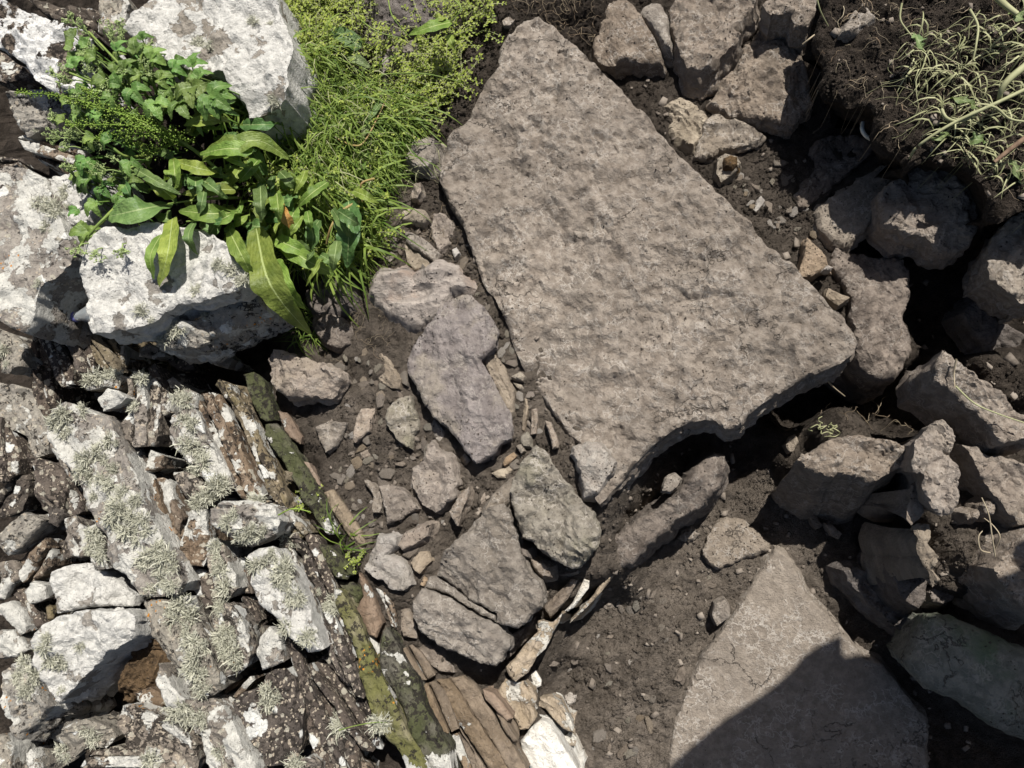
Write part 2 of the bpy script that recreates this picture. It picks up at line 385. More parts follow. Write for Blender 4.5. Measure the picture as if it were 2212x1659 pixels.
# ---------------------------------------------------------------- the ground: dug soil, bank, trench (W picture point, height, dryness)
GC = """880 450 -0.034 0.53;760 560 -0.054 0.33;780 720 -0.034 0.43;850 800 -0.029 0.53;760 900 -0.034 0.53;860 1000 -0.029 0.58;1000 1050 -0.029 0.58;1080 700 -0.024 0.58
1120 850 -0.019 0.63;1230 1000 -0.014 0.63;900 1250 -0.024 0.58;800 1200 -0.034 0.58;960 1400 -0.054 0.53;870 1350 -0.044 0.53;700 800 -0.054 0.38;690 950 -0.044 0.48;740 1080 -0.034 0.53
900 900 -0.029 0.58;1050 1000 -0.024 0.58;1190 940 -0.019 0.68;1260 1060 -0.034 0.58;1240 1180 -0.100 0.48;1150 1230 -0.090 0.48;1180 1290 -0.140 0.48
1200 300 -0.120 0.30;1300 600 -0.140 0.30;1100 450 -0.120 0.48;1500 750 -0.200 0.30;1600 850 -0.330 0.20;1400 900 -0.200 0.30
960 250 -0.035 0.10;1050 120 -0.030 0.05;1100 20 -0.010 0.00;900 350 -0.034 0.10;930 160 -0.030 0.05;940 420 -0.034 0.20;850 370 -0.034 0.10;1000 480 -0.029 0.48;1050 640 -0.024 0.58
1240 50 -0.040 0.05;1230 0 -0.010 0.00;1300 120 -0.080 0.05;1370 200 -0.110 0.10;1560 310 -0.130 0.20;1640 350 -0.130 0.25;1700 420 -0.130 0.30;1600 420 -0.120 0.30;1720 520 -0.130 0.25;1760 600 -0.130 0.20;1650 450 -0.120 0.30
1400 60 -0.090 0.05;1470 170 -0.100 0.10;1560 180 -0.120 0.10;1620 20 -0.080 0.05;1440 180 -0.100 0.20;1660 60 -0.100 0.05;1810 650 -0.130 0.20;1850 700 -0.140 0.15;1900 720 -0.150 0.15;1960 760 -0.160 0.10
1700 10 -0.060 0.10;1800 40 -0.100 0.10;1850 150 -0.130 0.10;1950 250 -0.130 0.10;2050 100 -0.100 0.10;2150 300 -0.100 0.10;2200 50 -0.100 0.10;2200 430 -0.050 0.10
1690 100 -0.090 0.10;1700 180 -0.120 0.10;1730 240 -0.130 0.10;1790 290 -0.140 0.10;1850 345 -0.140 0.15;1900 380 -0.120 0.10
1900 560 -0.200 0.10;2000 600 -0.260 0.10;2080 620 -0.250 0.10;2050 700 -0.280 0.10;1980 720 -0.340 0.05;1950 850 -0.400 0.05;1800 850 -0.420 0.05;1700 900 -0.420 0.05;1900 900 -0.420 0.05;1790 950 -.16 0.35;1840 935 -.14 0.35;1720 960 -.3 0.30;1620 1000 -0.370 0.20;1600 1080 -0.360 0.65;1650 1050 -0.370 0.65
1500 1250 -0.360 0.90;1300 1350 -0.355 0.85;1250 1500 -0.355 0.75;1350 1600 -0.350 0.95;1700 1180 -0.370 0.75;1600 1400 -0.380 0.75;1700 1550 -0.380 0.75;1750 1250 -0.380 0.75;1850 1350 -0.390 0.30;1900 1450 -0.400 0.30;2050 1600 -0.420 0.20;2100 1659 -0.420 0.20;1960 1300 -0.360 0.30;1450 1150 -0.360 0.85;1800 1100 -0.380 0.30;1900 1150 -0.370 0.20;1240 1640 -0.355 0.85
1990 1000 -0.250 0.20;2050 1140 -0.140 0.40;2100 1200 -0.120 0.40;2100 1110 -0.140 0.40;2060 1230 -0.160 0.40;2150 1330 -0.220 0.20;2180 1000 -0.200 0.20;2200 1500 -0.300 0.20;2200 1280 -0.150 0.20;2170 800 -0.100 0.10
20 270 -0.400 0.00;60 300 -0.280 0.00;150 600 -0.280 0.00;450 760 -0.240 0.00;560 720 -0.220 0.00;300 800 -0.240 0.00;60 660 -0.250 0.00;100 1000 -0.140 0.00;300 1200 -0.120 0.00;500 1300 -0.120 0.00;100 1400 -0.160 0.00;300 1550 -0.140 0.00;600 1500 -0.120 0.00;200 1100 -0.140 0.00;420 1050 -0.140 0.00
720 1400 -0.100 0.38;800 1600 -0.100 0.20;1000 1600 -0.085 0.40;900 1500 -0.070 0.35;1100 1600 -0.160 0.40;1180 1640 -0.300 0.50;1140 1400 -0.220 0.48;640 1200 -0.100 0.10;700 1250 -0.080 0.28;660 1000 -0.080 0.10;1070 1470 -0.120 0.30;1030 1420 -0.100 0.48
700 100 0.050 0.00;750 300 0.016 0.00;650 400 0.000 0.00;820 200 -0.010 0.00;400 250 0.030 0.00;300 400 0.000 0.00;600 550 -0.060 0.00;900 60 0.000 0.00;100 100 -0.050 0.00;300 30 0.000 0.00;500 450 0.000 0.00;620 640 -0.120 0.05;720 700 -0.080 0.28
-300 300 -0.100 0.00;-300 1000 -0.150 0.00;-300 1600 -0.150 0.00;300 2000 -0.150 0.00;900 2000 -0.120 0.30;1400 2000 -0.360 0.85;2000 2000 -0.420 0.30;2500 1700 -0.200 0.20;2500 1200 0.000 0.20;2500 700 0.020 0.20;2500 200 0.100 0.20;2300 -200 0.100 0.20;1700 -200 0.000 0.20;1100 -200 0.050 0.10;500 -200 0.050 0.00;0 -200 0.000 0.00"""
gp = np.array([[float(a) for a in r.split()] for l in GC.split('\n') for r in l.split(';')])
GXY = np.stack([place(gp[i:i + 1, :2], gp[i, 2])[0] for i in range(len(gp))])[:, :2]
GZ, GD = gp[:, 2], gp[:, 3]

def ground_base(x, y):
    z = np.zeros(len(x)); d = np.zeros(len(x))
    for s in range(0, len(x), 20000):
        xs, ys = x[s:s + 20000], y[s:s + 20000]
        wx = xs + .03 * fbm(xs, ys, 9, 71, 3); wy = ys + .03 * fbm(xs, ys, 9, 72, 3)
        r2 = (wx[:, None] - GXY[None, :, 0]) ** 2 + (wy[:, None] - GXY[None, :, 1]) ** 2
        ww = 1 / (r2 + 3e-4) ** 2.2; ww /= ww.sum(1, keepdims=True)
        z[s:s + 20000] = ww @ GZ; d[s:s + 20000] = ww @ GD
    return z, d

def ground_z(x, y):
    z, d = ground_base(x, y)
    z = z + .009 * fbm(x, y, 11, 5, 3) + .012 * fbm(x, y, 38, 6, 3) + .009 * np.maximum(0, fbm(x, y, 90, 8, 2)) + .004 * fbm(x, y, 190, 9, 1)
    return z, d

def gz1(x, y):
    return float(ground_z(np.array([x]), np.array([y]))[0][0])

GSPAN = (-1.85, 1.15, -1.0, 1.75)
def build_ground():
    h = .0055
    xs = np.arange(GSPAN[0], GSPAN[1] + h / 2, h); ys = np.arange(GSPAN[2], GSPAN[3] + h / 2, h)
    # the fine middle runs out into wide rings that carry the sheet to the horizon
    xl = GSPAN[0] - np.cumsum(np.geomspace(.02, 90, 26))[::-1]; xr = GSPAN[1] + np.cumsum(np.geomspace(.02, 90, 26))
    yl = GSPAN[2] - np.cumsum(np.geomspace(.02, 90, 26))[::-1]; yr = GSPAN[3] + np.cumsum(np.geomspace(.02, 90, 26))
    xs = np.concatenate([xl, xs, xr]); ys = np.concatenate([yl, ys, yr])
    X, Y = np.meshgrid(xs, ys); x = X.ravel(); y = Y.ravel()
    z, d = ground_z(np.clip(x, -3, 3), np.clip(y, -3, 3))
    jit = .0017
    core = (x > GSPAN[0]) & (x < GSPAN[1]) & (y > GSPAN[2]) & (y < GSPAN[3])
    x = x + core * RNG.uniform(-jit, jit, len(x)); y = y + core * RNG.uniform(-jit, jit, len(x))
    nx, ny = len(xs), len(ys)
    i = np.arange(ny - 1)[:, None] * nx + np.arange(nx - 1)[None]
    f = np.stack([i, i + 1, i + nx + 1, i + nx], -1).reshape(-1, 4)
    me = mesh_np('ground', np.stack([x, y, z], 1), f)
    at = me.attributes.new('dry', 'FLOAT', 'POINT'); at.data.foreach_set('value', np.clip(d + .25 * fbm(x, y, 12, 44, 3), 0, 1).astype(np.float32))
    o = link('ground', me, M['soil']); o['kind'] = 'structure'
    return o
build_ground()

# ---------------------------------------------------------------- stones
STONES = []      # (object, outline, top points, height)
SEED = [100]
def build_stone(name, mat, z, thick, tile, pts, style='flat', tilt=None, flare=.25, shift=(0, 0), r=.003, h=None, parent=None, relief=1.0, facets=0, fseed=None, zfun=None, inset=0., edge=1.0):
    SEED[0] += 7; sd = SEED[0]
    rg = np.random.default_rng(sd if fseed is None else fseed)
    px = pix(tile, parse(pts) if isinstance(pts, str) else pts)
    cpx = px.mean(0)
    if inset: dv = cpx - px; px = px + dv / np.maximum(np.linalg.norm(dv, axis=1, keepdims=True), 1e-6) * inset
    c = place(cpx[None], z)[0]
    if tilt is None: tilt = tuple(rg.uniform(-.06, .06, 2))
    if tilt is None or style == 'slab': tilt = tilt
    tx, ty = tilt
    pl = place(px, z, tx, ty, c)[:, :2]
    # plane is z + tx*(x-cx) + ty*(y-cy)
    area = .5 * abs(np.dot(pl[:, 0], np.roll(pl[:, 1], -1)) - np.dot(pl[:, 1], np.roll(pl[:, 0], -1)))
    if .5 * (np.dot(pl[:, 0], np.roll(pl[:, 1], -1)) - np.dot(pl[:, 1], np.roll(pl[:, 0], -1))) < 0: pl = pl[::-1]
    size = math.sqrt(area)
    if h is None: h = .0034 if size < .08 else (.0042 if size < .25 else .0052)
    # broken edge line
    ol = resample(pl, h)
    nrm = np.roll(ol, -1, 0) - np.roll(ol, 1, 0); nrm = np.stack([nrm[:, 1], -nrm[:, 0]], 1)
    nrm /= np.maximum(np.linalg.norm(nrm, axis=1, keepdims=True), 1e-9)
    amp = min(.045 * size, .006) * edge
    ol = ol + nrm * (amp * fbm(ol[:, 0], ol[:, 1], 16 / max(size, .08) * .35 + 9, sd, 4, .6))[:, None]
    # interior points
    lo = ol.min(0); hi = ol.max(0)
    gx = np.arange(lo[0], hi[0], h); gy = np.arange(lo[1], hi[1], h * .866)
    X, Y = np.meshgrid(gx, gy); X = X + (np.arange(len(gy)) % 2)[:, None] * h * .5
    g = np.stack([X.ravel(), Y.ravel()], 1) + rg.uniform(-.22, .22, (X.size, 2)) * h
    d, ins = polydist(g, ol); g = g[ins & (d > .55 * h)]
    allp = np.concatenate([ol, g]); n = len(ol)
    vo, eo, fo, ov, oe, of = delaunay_2d_cdt([Vector(p) for p in allp], [(i, (i + 1) % n) for i in range(n)], [], 1, 1e-6)
    v = np.array([(a.x, a.y) for a in vo]); f = np.array([t for t in fo if len(t) == 3])
    d, _ = polydist(v, ol)
    # long axis
    cc = v.mean(0); cov = np.cov((v - cc).T); ew, ev = np.linalg.eigh(cov); ax = ev[:, 1]; ang = math.atan2(ax[1], ax[0])
    u_ = (v - cc) @ ax; w_ = (v - cc) @ np.array([-ax[1], ax[0]])
    zz = z + tx * (v[:, 0] - c[0]) + ty * (v[:, 1] - c[1])
    X, Y = v[:, 0], v[:, 1]
    if style == 'slab':
        re = .014 * fbm(X, Y, 3.2, sd, 3) + .004 * fbm(X, Y, 14, sd + 1, 4, .6) - .003 * np.maximum(0, fbm(X, Y, 24, sd + 2, 3) - .18) / .3 + .003 * fbm(X, Y, 70, sd + 3, 3, .6)
        st = fbm(X, Y, 6, sd + 9, 3); k = st / .09; re = re + .0022 * (np.floor(k) + np.clip((k - np.floor(k)) * 8, 0, 1)) - .003
    elif style == 'smooth':
        re = .012 * fbm(X, Y, 4, sd, 3) + .0025 * fbm(X, Y, 30, sd + 2, 4, .6)
    elif style == 'slate':   # split along the bedding: ridges run along the stone
        re = .010 * fbm(u_, w_, 6, sd, 3) + .010 * fbm(u_ * .12, w_, 34, sd + 1, 4, .6) + .004 * fbm(X, Y, 60, sd + 2, 3)
        k = fbm(u_ * .25, w_, 16, sd + 4, 2) / .16; re = re + .007 * (np.floor(k) + np.clip((k - np.floor(k)) * 7, 0, 1)) - .004
    elif style == 'rough':
        re = .010 * fbm(X, Y, 9, sd, 4, .55) + .008 * ridge(X, Y, 22, sd + 2) + .004 * fbm(X, Y, 70, sd + 3, 3)
        k = fbm(u_ * .5, w_, 11, sd + 4, 2) / .12; re = re + .005 * (np.floor(k) + np.clip((k - np.floor(k)) * 9, 0, 1))
        facets = facets or 6
    elif style == 'ridged':
        re = .016 * fbm(u_, w_, 8, sd, 3) + .034 * ridge(u_ * .3 + w_ * .25, w_ - u_ * .12, 22, sd + 2, 3) + .005 * fbm(X, Y, 60, sd + 3, 3)
    elif style == 'round':
        R = max(.35 * size, .02); t = np.clip(d / R, 0, 1); re = -.30 * size * (1 - np.sqrt(np.maximum(0, 1 - (1 - t) ** 2))) + .014 * fbm(X, Y, 9, sd, 4) + .003 * fbm(X, Y, 60, sd + 3, 3)
    elif style == 'crust':
        re = .016 * fbm(X, Y, 6, sd, 4, .55) + .005 * fbm(X, Y, 45, sd + 2, 4, .65)
        k = fbm(X, Y, 8, sd + 4, 3) / .12; re = re + .004 * (np.floor(k) + np.clip((k - np.floor(k)) * 6, 0, 1))
    else:
        re = .014 * fbm(X, Y, 5, sd, 3) + .006 * fbm(X, Y, 22, sd + 1, 4, .6) + .003 * fbm(X, Y, 65, sd + 3, 3)
        k = fbm(u_ * .5, w_, 9, sd + 4, 2) / .14; re = re + .004 * (np.floor(k) + np.clip((k - np.floor(k)) * 8, 0, 1))
    if style not in ('smooth', 'round'):
        k = fbm(X + .02 * fbm(X, Y, 40, sd + 21, 2), Y, 21, sd + 20, 3, .55) / .11; fr = k - np.floor(k)
        re = re + .0022 * (np.floor(k) + np.clip(fr * 9, 0, 1)) + .0035 * (np.abs(fbm(X, Y, 34, sd + 22, 3, .6)) * 2 - .4)
    re = re * relief * min(1, .35 + size / .16)
    if facets:
        fz = np.full(len(v), 9.)      # fracture faces: the lowest of several gently tilted planes
        a0 = rg.uniform(0, 6.283)
        for k in range(facets):
            a = a0 + 6.283 * (k + rg.uniform(-.35, .35)) / facets; sl_ = rg.uniform(.06, .34); e = rg.uniform(-.05, .3) * size
            fz = np.minimum(fz, -sl_ * ((v - cc) @ np.array([math.cos(a), math.sin(a)]) - e))
        fz = fz - np.quantile(fz, .9); re = re + np.maximum(fz, -.5 * thick)
    rr = r * (.35 + 1.6 * np.clip(.5 + 1.2 * fbm(X, Y, 14, sd + 6, 2), 0, 1)); t = np.clip(d / np.maximum(rr, 1e-4), 0, 1)
    re = re - rr * .9 * (1 - np.sqrt(np.maximum(0, 1 - (1 - t) ** 2)))
    zt = zz + re
    if zfun is not None: zt = zfun(X, Y) - rr * .9 * (1 - np.sqrt(np.maximum(0, 1 - (1 - t) ** 2)))
    # sides from the rim down
    ed = np.concatenate([f[:, [0, 1]], f[:, [1, 2]], f[:, [2, 0]]]); key = np.sort(ed, 1)
    _, inv, cnt = np.unique(key, axis=0, return_inverse=True, return_counts=True)
    be = ed[cnt[inv.ravel()] == 1]
    nxt = {}
    for a, b in be: nxt[int(a)] = int(b)
    start = max(nxt, key=lambda k: v[k, 0]); loop = [start]; k = nxt[start]
    while k != start and k in nxt and len(loop) <= len(be): loop.append(k); k = nxt[k]
    lp = np.array(loop); m = len(lp); L = v[lp]
    nm = np.roll(L, -3, 0) - np.roll(L, 3, 0); nm = np.stack([nm[:, 1], -nm[:, 0]], 1); nm /= np.maximum(np.linalg.norm(nm, axis=1, keepdims=True), 1e-9)
    nr = int(np.clip(thick / (h * 1.8), 3, 12))
    V = [np.column_stack([v, zt])]; F = [f]; prev = lp; base = len(v)
    per = np.arange(m) * h
    for k in range(1, nr + 1):
        t = k / nr
        out = flare * thick * t + .012 * relief * fbm(L[:, 0] * 1.0 + L[:, 1] * .6, np.full(m, z - thick * t) * 2.2 + L[:, 1] * .2, 26, sd + 11, 4, .6) * min(1, t * 3) * min(1, .3 + size / .2)
        if style in ('slate', 'flat', 'slab', 'crust'): out = out + .006 * min(1, size / .15) * vn(np.full(m, (z - thick * t) * 90), per * 3, sd + 13)
        q_ = L + nm * out[:, None] + np.array(shift)[None] * t
        V.append(np.column_stack([q_, zt[lp] * (1 - t) + (z - thick) * t]))
        cur = base + np.arange(m); base += m
        a, b = prev, np.roll(prev, -1); c2, d2 = cur, np.roll(cur, -1)
        F.append(np.stack([a, c2, d2], 1)); F.append(np.stack([a, d2, b], 1)); prev = cur
    V.append(np.array([[*(L.mean(0) + np.array(shift)), z - thick]])); F.append(np.stack([prev, np.full(m, base), np.roll(prev, -1)], 1))
    V = np.concatenate(V); F = np.concatenate(F)
    org = np.array([cc[0], cc[1], z - thick]); ca, sa = math.cos(-ang), math.sin(-ang)
    Q = V - org; Q = np.column_stack([Q[:, 0] * ca - Q[:, 1] * sa, Q[:, 0] * sa + Q[:, 1] * ca, Q[:, 2]])
    me = mesh_np(name, Q, F, sharp=34)
    o = link(name, me, M[mat], parent, Vector(org) - (parent.location if parent is not None else Vector()), ang)
    STONES.append((o, ol, np.column_stack([v, zt]), z))
    return o

# the turf bank at the upper right: an undercut shelf of dark soil
def bank_h(x, y):
    return .115 + .10 * (x - .55) + .03 * (y - .9) + .035 * fbm(x, y, 5, 201, 3) + .022 * fbm(x, y, 17, 202, 3) + .014 * fbm(x, y, 48, 203, 3) + .008 * np.maximum(0, fbm(x, y, 110, 204, 2)) + .004 * fbm(x, y, 200, 205, 1)
bk = build_stone('soil_bank', 'soil', .115, .19, 'C', '900 -120 950 20 905 100 890 190 880 260 930 330 960 420 925 480 955 560 1050 600 1130 640 1200 650 1290 700 1260 800 1300 880 1380 930 1460 960 1490 1060 1620 1000 1700 1030 1820 1010 1900 1080 1960 1300 1970 1360 2060 1410 2212 1330 2600 1300 2700 -120', style='rough', flare=-.35, zfun=bank_h, r=.02, h=.0052)
bk['kind'] = 'structure'; BANKPOLY = STONES[-1][1][::6]; STONES.pop()
def surf(x, y):
    z, d = ground_z(x, y); _, ins = polydist(np.stack([x, y], 1), BANKPOLY)
    return np.where(ins, np.maximum(z, bank_h(x, y)), z), np.where(ins, .1, d)
def gz1(x, y): return float(surf(np.array([float(x)]), np.array([float(y)]))[0][0])
# ---------------------------------------------------------------- loose stones in and around the dig
CATS = {'boulder': 'boulder', 'flat_stone': 'stone slab', 'stone_chip': 'stone chip', 'pebble': 'pebble', 'earth_clod': 'earth clod'}
def S(name, mat, z, thick, tile, pts, label, **k):
    g = k.pop('group', None)
    if name == 'stone_chip': k.setdefault('r', .003); k.setdefault('flare', .1)
    o = build_stone(name, mat, z, thick, tile, pts, **k)
    tag(o, label, CATS.get(name, 'stone'), g)
    return o

SLAB = """1163 34 1187 48 1204 62 1235 92 1276 133 1317 164 1345 191 1372 229 1406 253 1433 290 1458 320 1490 352 1514 376 1541 403 1586 448 1620 482 1661 526 1695 558
1716 574 1747 612 1784 646 1818 684 1842 721 1849 742 1842 766 1818 783 1774 803 1736 820 1695 844 1661 865 1620 895 1603 919 1569 926 1548 909 1524 904 1477 919
1458 926 1406 967 1368 1008 1327 1053 1297 1090 1288 1078 1283 1046 1249 954 1222 933 1187 882 1157 837 1136 807 1112 759 1095 718 1088 684 1071 646 1047 619 1030 578
1020 547 1006 506 993 472 972 434 953 396 948 369 965 328 986 284 1010 246 1030 205 1047 171 1075 144 1081 106 1105 75 1126 48"""
S('flat_stone', 'slab', 0, .13, 'W', SLAB, 'huge pointed grey-brown stone slab lying across the middle of the dig', style='slab', tilt=(0, 0), flare=.0, shift=(.008, -.014), r=.006)

# right of the slab, between it and the bank
S('flat_stone', 'brown', -.08, .06, 'C', '440 290 560 200 700 230 800 330 880 500 880 640 810 720 760 790 640 780 480 740 330 710 225 640 250 590 330 460', 'flat brown slab with a jagged shadow across its upper half below the bank', tilt=(.03, .02), r=.006, flare=.05)
S('boulder', 'brown', -.035, .10, 'C', '-30 40 20 -30 100 -60 500 -60 520 0 500 60 430 130 370 200 415 240 390 285 320 345 235 420 150 440 80 440 20 300 -20 150', 'upright brown block at the top edge beside the rounded bar stone', tilt=(.06, -.02), flare=.1, shift=(.005, -.03))
S('stone', 'brown', -.05, .09, 'B', '1790 -40 1760 60 1720 100 1712 200 1690 290 1700 340 1760 400 1830 405 1990 385 2140 395 2130 340 2080 240 2040 180 1990 100 1930 30 1900 -40', 'broad brown stone at the top right of the slab tip, soil on its lower edge', tilt=(-.04, .03), style='rough', relief=.6)
S('stone', 'grey', -.035, .09, 'B', '1990 40 2060 0 2130 10 2170 80 2180 200 2195 300 2150 280 2100 200 2030 120 1990 80', 'narrow rounded bar of grey stone wedged between two brown blocks at the top', style='round')
S('stone', 'brown', .0, .10, 'C', '560 30 640 -30 930 -20 940 60 870 120 850 170 760 170 740 100 640 95 610 110', 'brown stone with a shaded front jutting from the bank at the top edge', style='rough', flare=.0, shift=(0, -.02))
S('stone', 'grey', .13, .05, 'C', '1070 185 1120 80 1200 0 1240 30 1280 90 1240 120 1130 175', 'small pale triangular stone lying on top of the dark bank')
S('stone', 'cream', -.095, .05, 'B', '1940 540 2060 500 2150 540 2240 600 2330 640 2400 700 2420 740 2390 830 2330 900 2270 880 2200 830 2130 760 2070 660 1990 640 1950 590', 'rough cream lump of stone half sunk in soil right of the slab', style='rough', flare=.5)
S('stone', 'grey', -.092, .04, 'C', '135 985 180 830 200 740 250 700 330 720 440 760 570 840 540 880 480 900 300 930 200 980', 'thin grey triangular stone below the shadowed flat slab', tilt=(.0, .08), r=.004)
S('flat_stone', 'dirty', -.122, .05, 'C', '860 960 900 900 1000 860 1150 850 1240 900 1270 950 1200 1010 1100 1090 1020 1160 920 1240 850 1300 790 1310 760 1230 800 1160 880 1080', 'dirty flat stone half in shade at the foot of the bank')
S('flat_stone', 'grey', -.095, .05, 'C', '910 1330 960 1260 1080 1190 1200 1110 1290 1050 1380 1010 1450 1000 1480 1060 1340 1170 1310 1240 1310 1310 1230 1420 1160 1510 1080 1540 1000 1520 930 1430', 'smooth scratched flat stone tucked under the left side of the tan boulder', style='smooth', tilt=(.02, .0), r=.005)
S('boulder', 'pink', -.01, .13, 'C', '1320 1200 1350 1160 1480 1080 1620 1010 1700 1040 1820 1020 1880 1090 1930 1200 1955 1300 1950 1420 1900 1530 1820 1570 1700 1570 1600 1500 1530 1490 1470 1490 1390 1450 1320 1400 1310 1300', 'rough tan boulder sitting at the right under the bank', style='rough', relief=1.0, tilt=(.03, .04), flare=.0, r=.006)
S('boulder', 'grey', .0, .16, 'F', '1960 100 1990 0 2010 -60 2080 -170 2210 -250 2330 -250 2330 380 2212 340 2120 280 2060 220 1990 190', 'dark grey rugged boulder cut by the right edge below the tan boulder', style='ridged', relief=1.0, tilt=(.0, 0), flare=-.1)
S('stone_chip', 'pale', -.115, .03, 'C', '500 1330 520 1270 550 1235 580 1270 545 1310 520 1340', 'small pale kite-shaped chip in soil right of the slab')
S('stone_chip', 'cream', -.10, .04, 'C', '270 1010 320 980 400 1000 420 1040 380 1100 300 1150 270 1100', 'pale crumbly lump in soil beside the right edge of the slab', style='rough')
S('earth_clod', 'clod', -.07, .04, 'C', '320 985 360 970 400 985 405 1030 370 1050 325 1040', 'small brown clod on the pale lump right of the slab', style='rough')
S('stone_chip', 'orange', -.085, .05, 'F', '830 0 850 -90 960 20 970 60 1000 110 940 120 880 160 800 170 790 130 820 60', 'pale orange triangular stone by the right corner of the slab')
S('stone_chip', 'pale', -.07, .02, 'F', '945 125 975 95 1005 110 985 130', 'tiny bluish white flake on the pale orange triangular stone')
S('boulder', 'dirty', -.10, .26, 'F', '1010 100 1010 0 1040 -70 1110 -80 1180 -40 1300 0 1480 20 1520 80 1530 200 1500 330 1480 420 1530 520 1540 620 1480 720 1440 800 1330 820 1230 760 1150 690 1150 560 1100 420 1130 300 1080 200', 'large half-shaded rock caked with dark soil right of the slab corner', style='rough', relief=.9, tilt=(0, .03), flare=.05, r=.02)
S('stone_chip', 'tan', -.08, .05, 'F', '960 290 980 230 1050 270 1110 300 1040 350 1000 320', 'small tan wedge standing in soil by the slab right edge', tilt=(.2, .2))
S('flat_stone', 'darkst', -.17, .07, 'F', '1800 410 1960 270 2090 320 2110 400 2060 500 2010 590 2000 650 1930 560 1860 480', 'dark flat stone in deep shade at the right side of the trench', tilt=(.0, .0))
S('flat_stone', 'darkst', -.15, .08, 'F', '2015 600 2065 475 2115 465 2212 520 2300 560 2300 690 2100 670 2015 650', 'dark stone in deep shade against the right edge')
S('flat_stone', 'brown', 0, .17, 'F', '1650 720 1690 650 1760 670 1850 740 1960 830 2060 900 2130 960 2212 1020 2330 1090 2330 1190 2212 1190 2050 1225 2040 1190 1980 1100 1900 1010 1800 930 1740 870 1640 840 1650 780', 'long sunlit slab with a dark left side leaning out from the right edge', style='crust', tilt=(.0, .06), flare=.05, shift=(-.015, -.02), r=.006)
S('boulder', 'pink', .02, .33, 'F', '1520 1250 1560 1190 1640 1120 1700 1060 1760 1070 1800 1130 1810 1200 1790 1300 1830 1400 1830 1550 1790 1660 1720 1680 1640 1640 1600 1580 1575 1480 1580 1420 1510 1400 1500 1330', 'upright knobbly pinkish stone at the right side of the trench', style='rough', relief=1.2, flare=-.1, r=.006)
S('stone', 'pink', -.04, .28, 'F', '1480 1640 1520 1480 1560 1470 1590 1580 1600 1650 1560 1700 1510 1740 1480 1700', 'narrow pinkish stone below the upright knobbly stone', style='rough', relief=.7, flare=-.3)
S('flat_stone', 'pink', -.05, .15, 'F', '1810 1230 1900 1240 1990 1310 2100 1300 2212 1340 2330 1380 2330 1720 2200 1740 2100 1640 2020 1530 1930 1420 1860 1310', 'pinkish slab with a stem shadow at the right edge below the long slab', style='crust', tilt=(.03, .02), flare=.1)
S('boulder', 'brown', -.08, .31, 'F', '770 1330 870 1270 960 1210 1100 1170 1200 1170 1330 1200 1420 1230 1500 1240 1480 1300 1420 1370 1330 1430 1250 1470 1150 1430 1050 1420 960 1440 900 1410 830 1380', 'grey boulder with a sunlit top standing in the dark trench', style='crust', tilt=(0, .03), flare=.05, shift=(0, -.075), r=.006)
S('stone_chip', 'tan', -.27, .1, 'F', '700 1230 730 1180 770 1160 790 1210 760 1270 730 1280', 'small tan stone left of the sunlit trench boulder', tilt=(.1, 0))
S('stone', 'dirty', -.14, .2, 'W', '1297 1200 1310 1165 1350 1140 1400 1110 1440 1080 1470 1050 1500 1010 1545 980 1567 985 1568 1030 1545 1060 1520 1090 1480 1115 1440 1150 1400 1180 1370 1215 1345 1228 1320 1215', 'long soil-dusted stone under the lower edge of the big slab', style='ridged', relief=.8, tilt=(.0, .12), flare=.12, r=.02)
S('stone_chip', 'grey', -.11, .04, 'W', '1430 1060 1440 1032 1458 1022 1472 1035 1462 1052 1448 1062', 'small grey stone resting on the long stone under the slab')
S('flat_stone', 'floor', -.335, .05, 'I', '190 250 250 130 330 80 390 90 460 110 530 170 605 245 600 280 520 310 440 330 380 370 280 410 220 360 185 310', 'rounded flat dusty stone on the trench floor above the pointed floor slab', style='smooth', tilt=(0, 0), r=.006)
S('flat_stone', 'floor', -.335, .09, 'I', '640 260 700 310 790 440 850 570 960 680 1060 790 1110 860 1200 950 1330 1010 1450 1180 1520 1270 1600 1330 1615 1400 1615 1800 -60 1800 -20 1480 40 1250 110 1090 240 890 320 770 430 590 540 430', 'smooth pointed floor slab with a person shadow falling on it', style='smooth', tilt=(0, 0), r=.006)
S('stone_chip', 'floor', -.325, .05, 'I', '260 620 320 590 350 640 350 700 270 760 240 690', 'small dusty lump touching the left edge of the floor slab', style='rough')
S('stone_chip', 'floor', -.335, .03, 'I', '20 210 60 160 110 130 160 180 120 215 60 215', 'small flat dusty stone under the long stone at the slab edge')
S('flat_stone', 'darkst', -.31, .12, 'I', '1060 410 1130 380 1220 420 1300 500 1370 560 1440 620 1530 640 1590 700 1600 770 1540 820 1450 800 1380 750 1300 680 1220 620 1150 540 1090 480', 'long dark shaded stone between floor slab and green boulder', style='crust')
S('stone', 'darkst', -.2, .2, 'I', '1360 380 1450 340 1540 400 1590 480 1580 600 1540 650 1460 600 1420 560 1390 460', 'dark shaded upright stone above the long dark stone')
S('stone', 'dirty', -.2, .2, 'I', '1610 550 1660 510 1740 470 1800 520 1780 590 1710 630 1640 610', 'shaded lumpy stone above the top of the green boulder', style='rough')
S('stone_chip', 'brown', -.355, .04, 'I', '840 30 900 60 940 130 900 150 870 110', 'shaded brown pointed chip on the trench floor below the sunlit boulder')
S('stone_chip', 'brown', -.35, .05, 'I', '950 110 1010 130 1060 180 1040 215 990 190', 'shaded brown chip touching the pointed chip on the trench floor')
S('stone_chip', 'grey', -.355, .04, 'I', '1130 290 1170 260 1215 290 1200 360 1150 340', 'grey shaded chip standing right of the floor slab tip')
S('stone_chip', 'darkst', -.33, .05, 'I', '1410 240 1450 200 1500 200 1490 260 1440 280', 'dark shaded chip below the sunlit trench boulder')
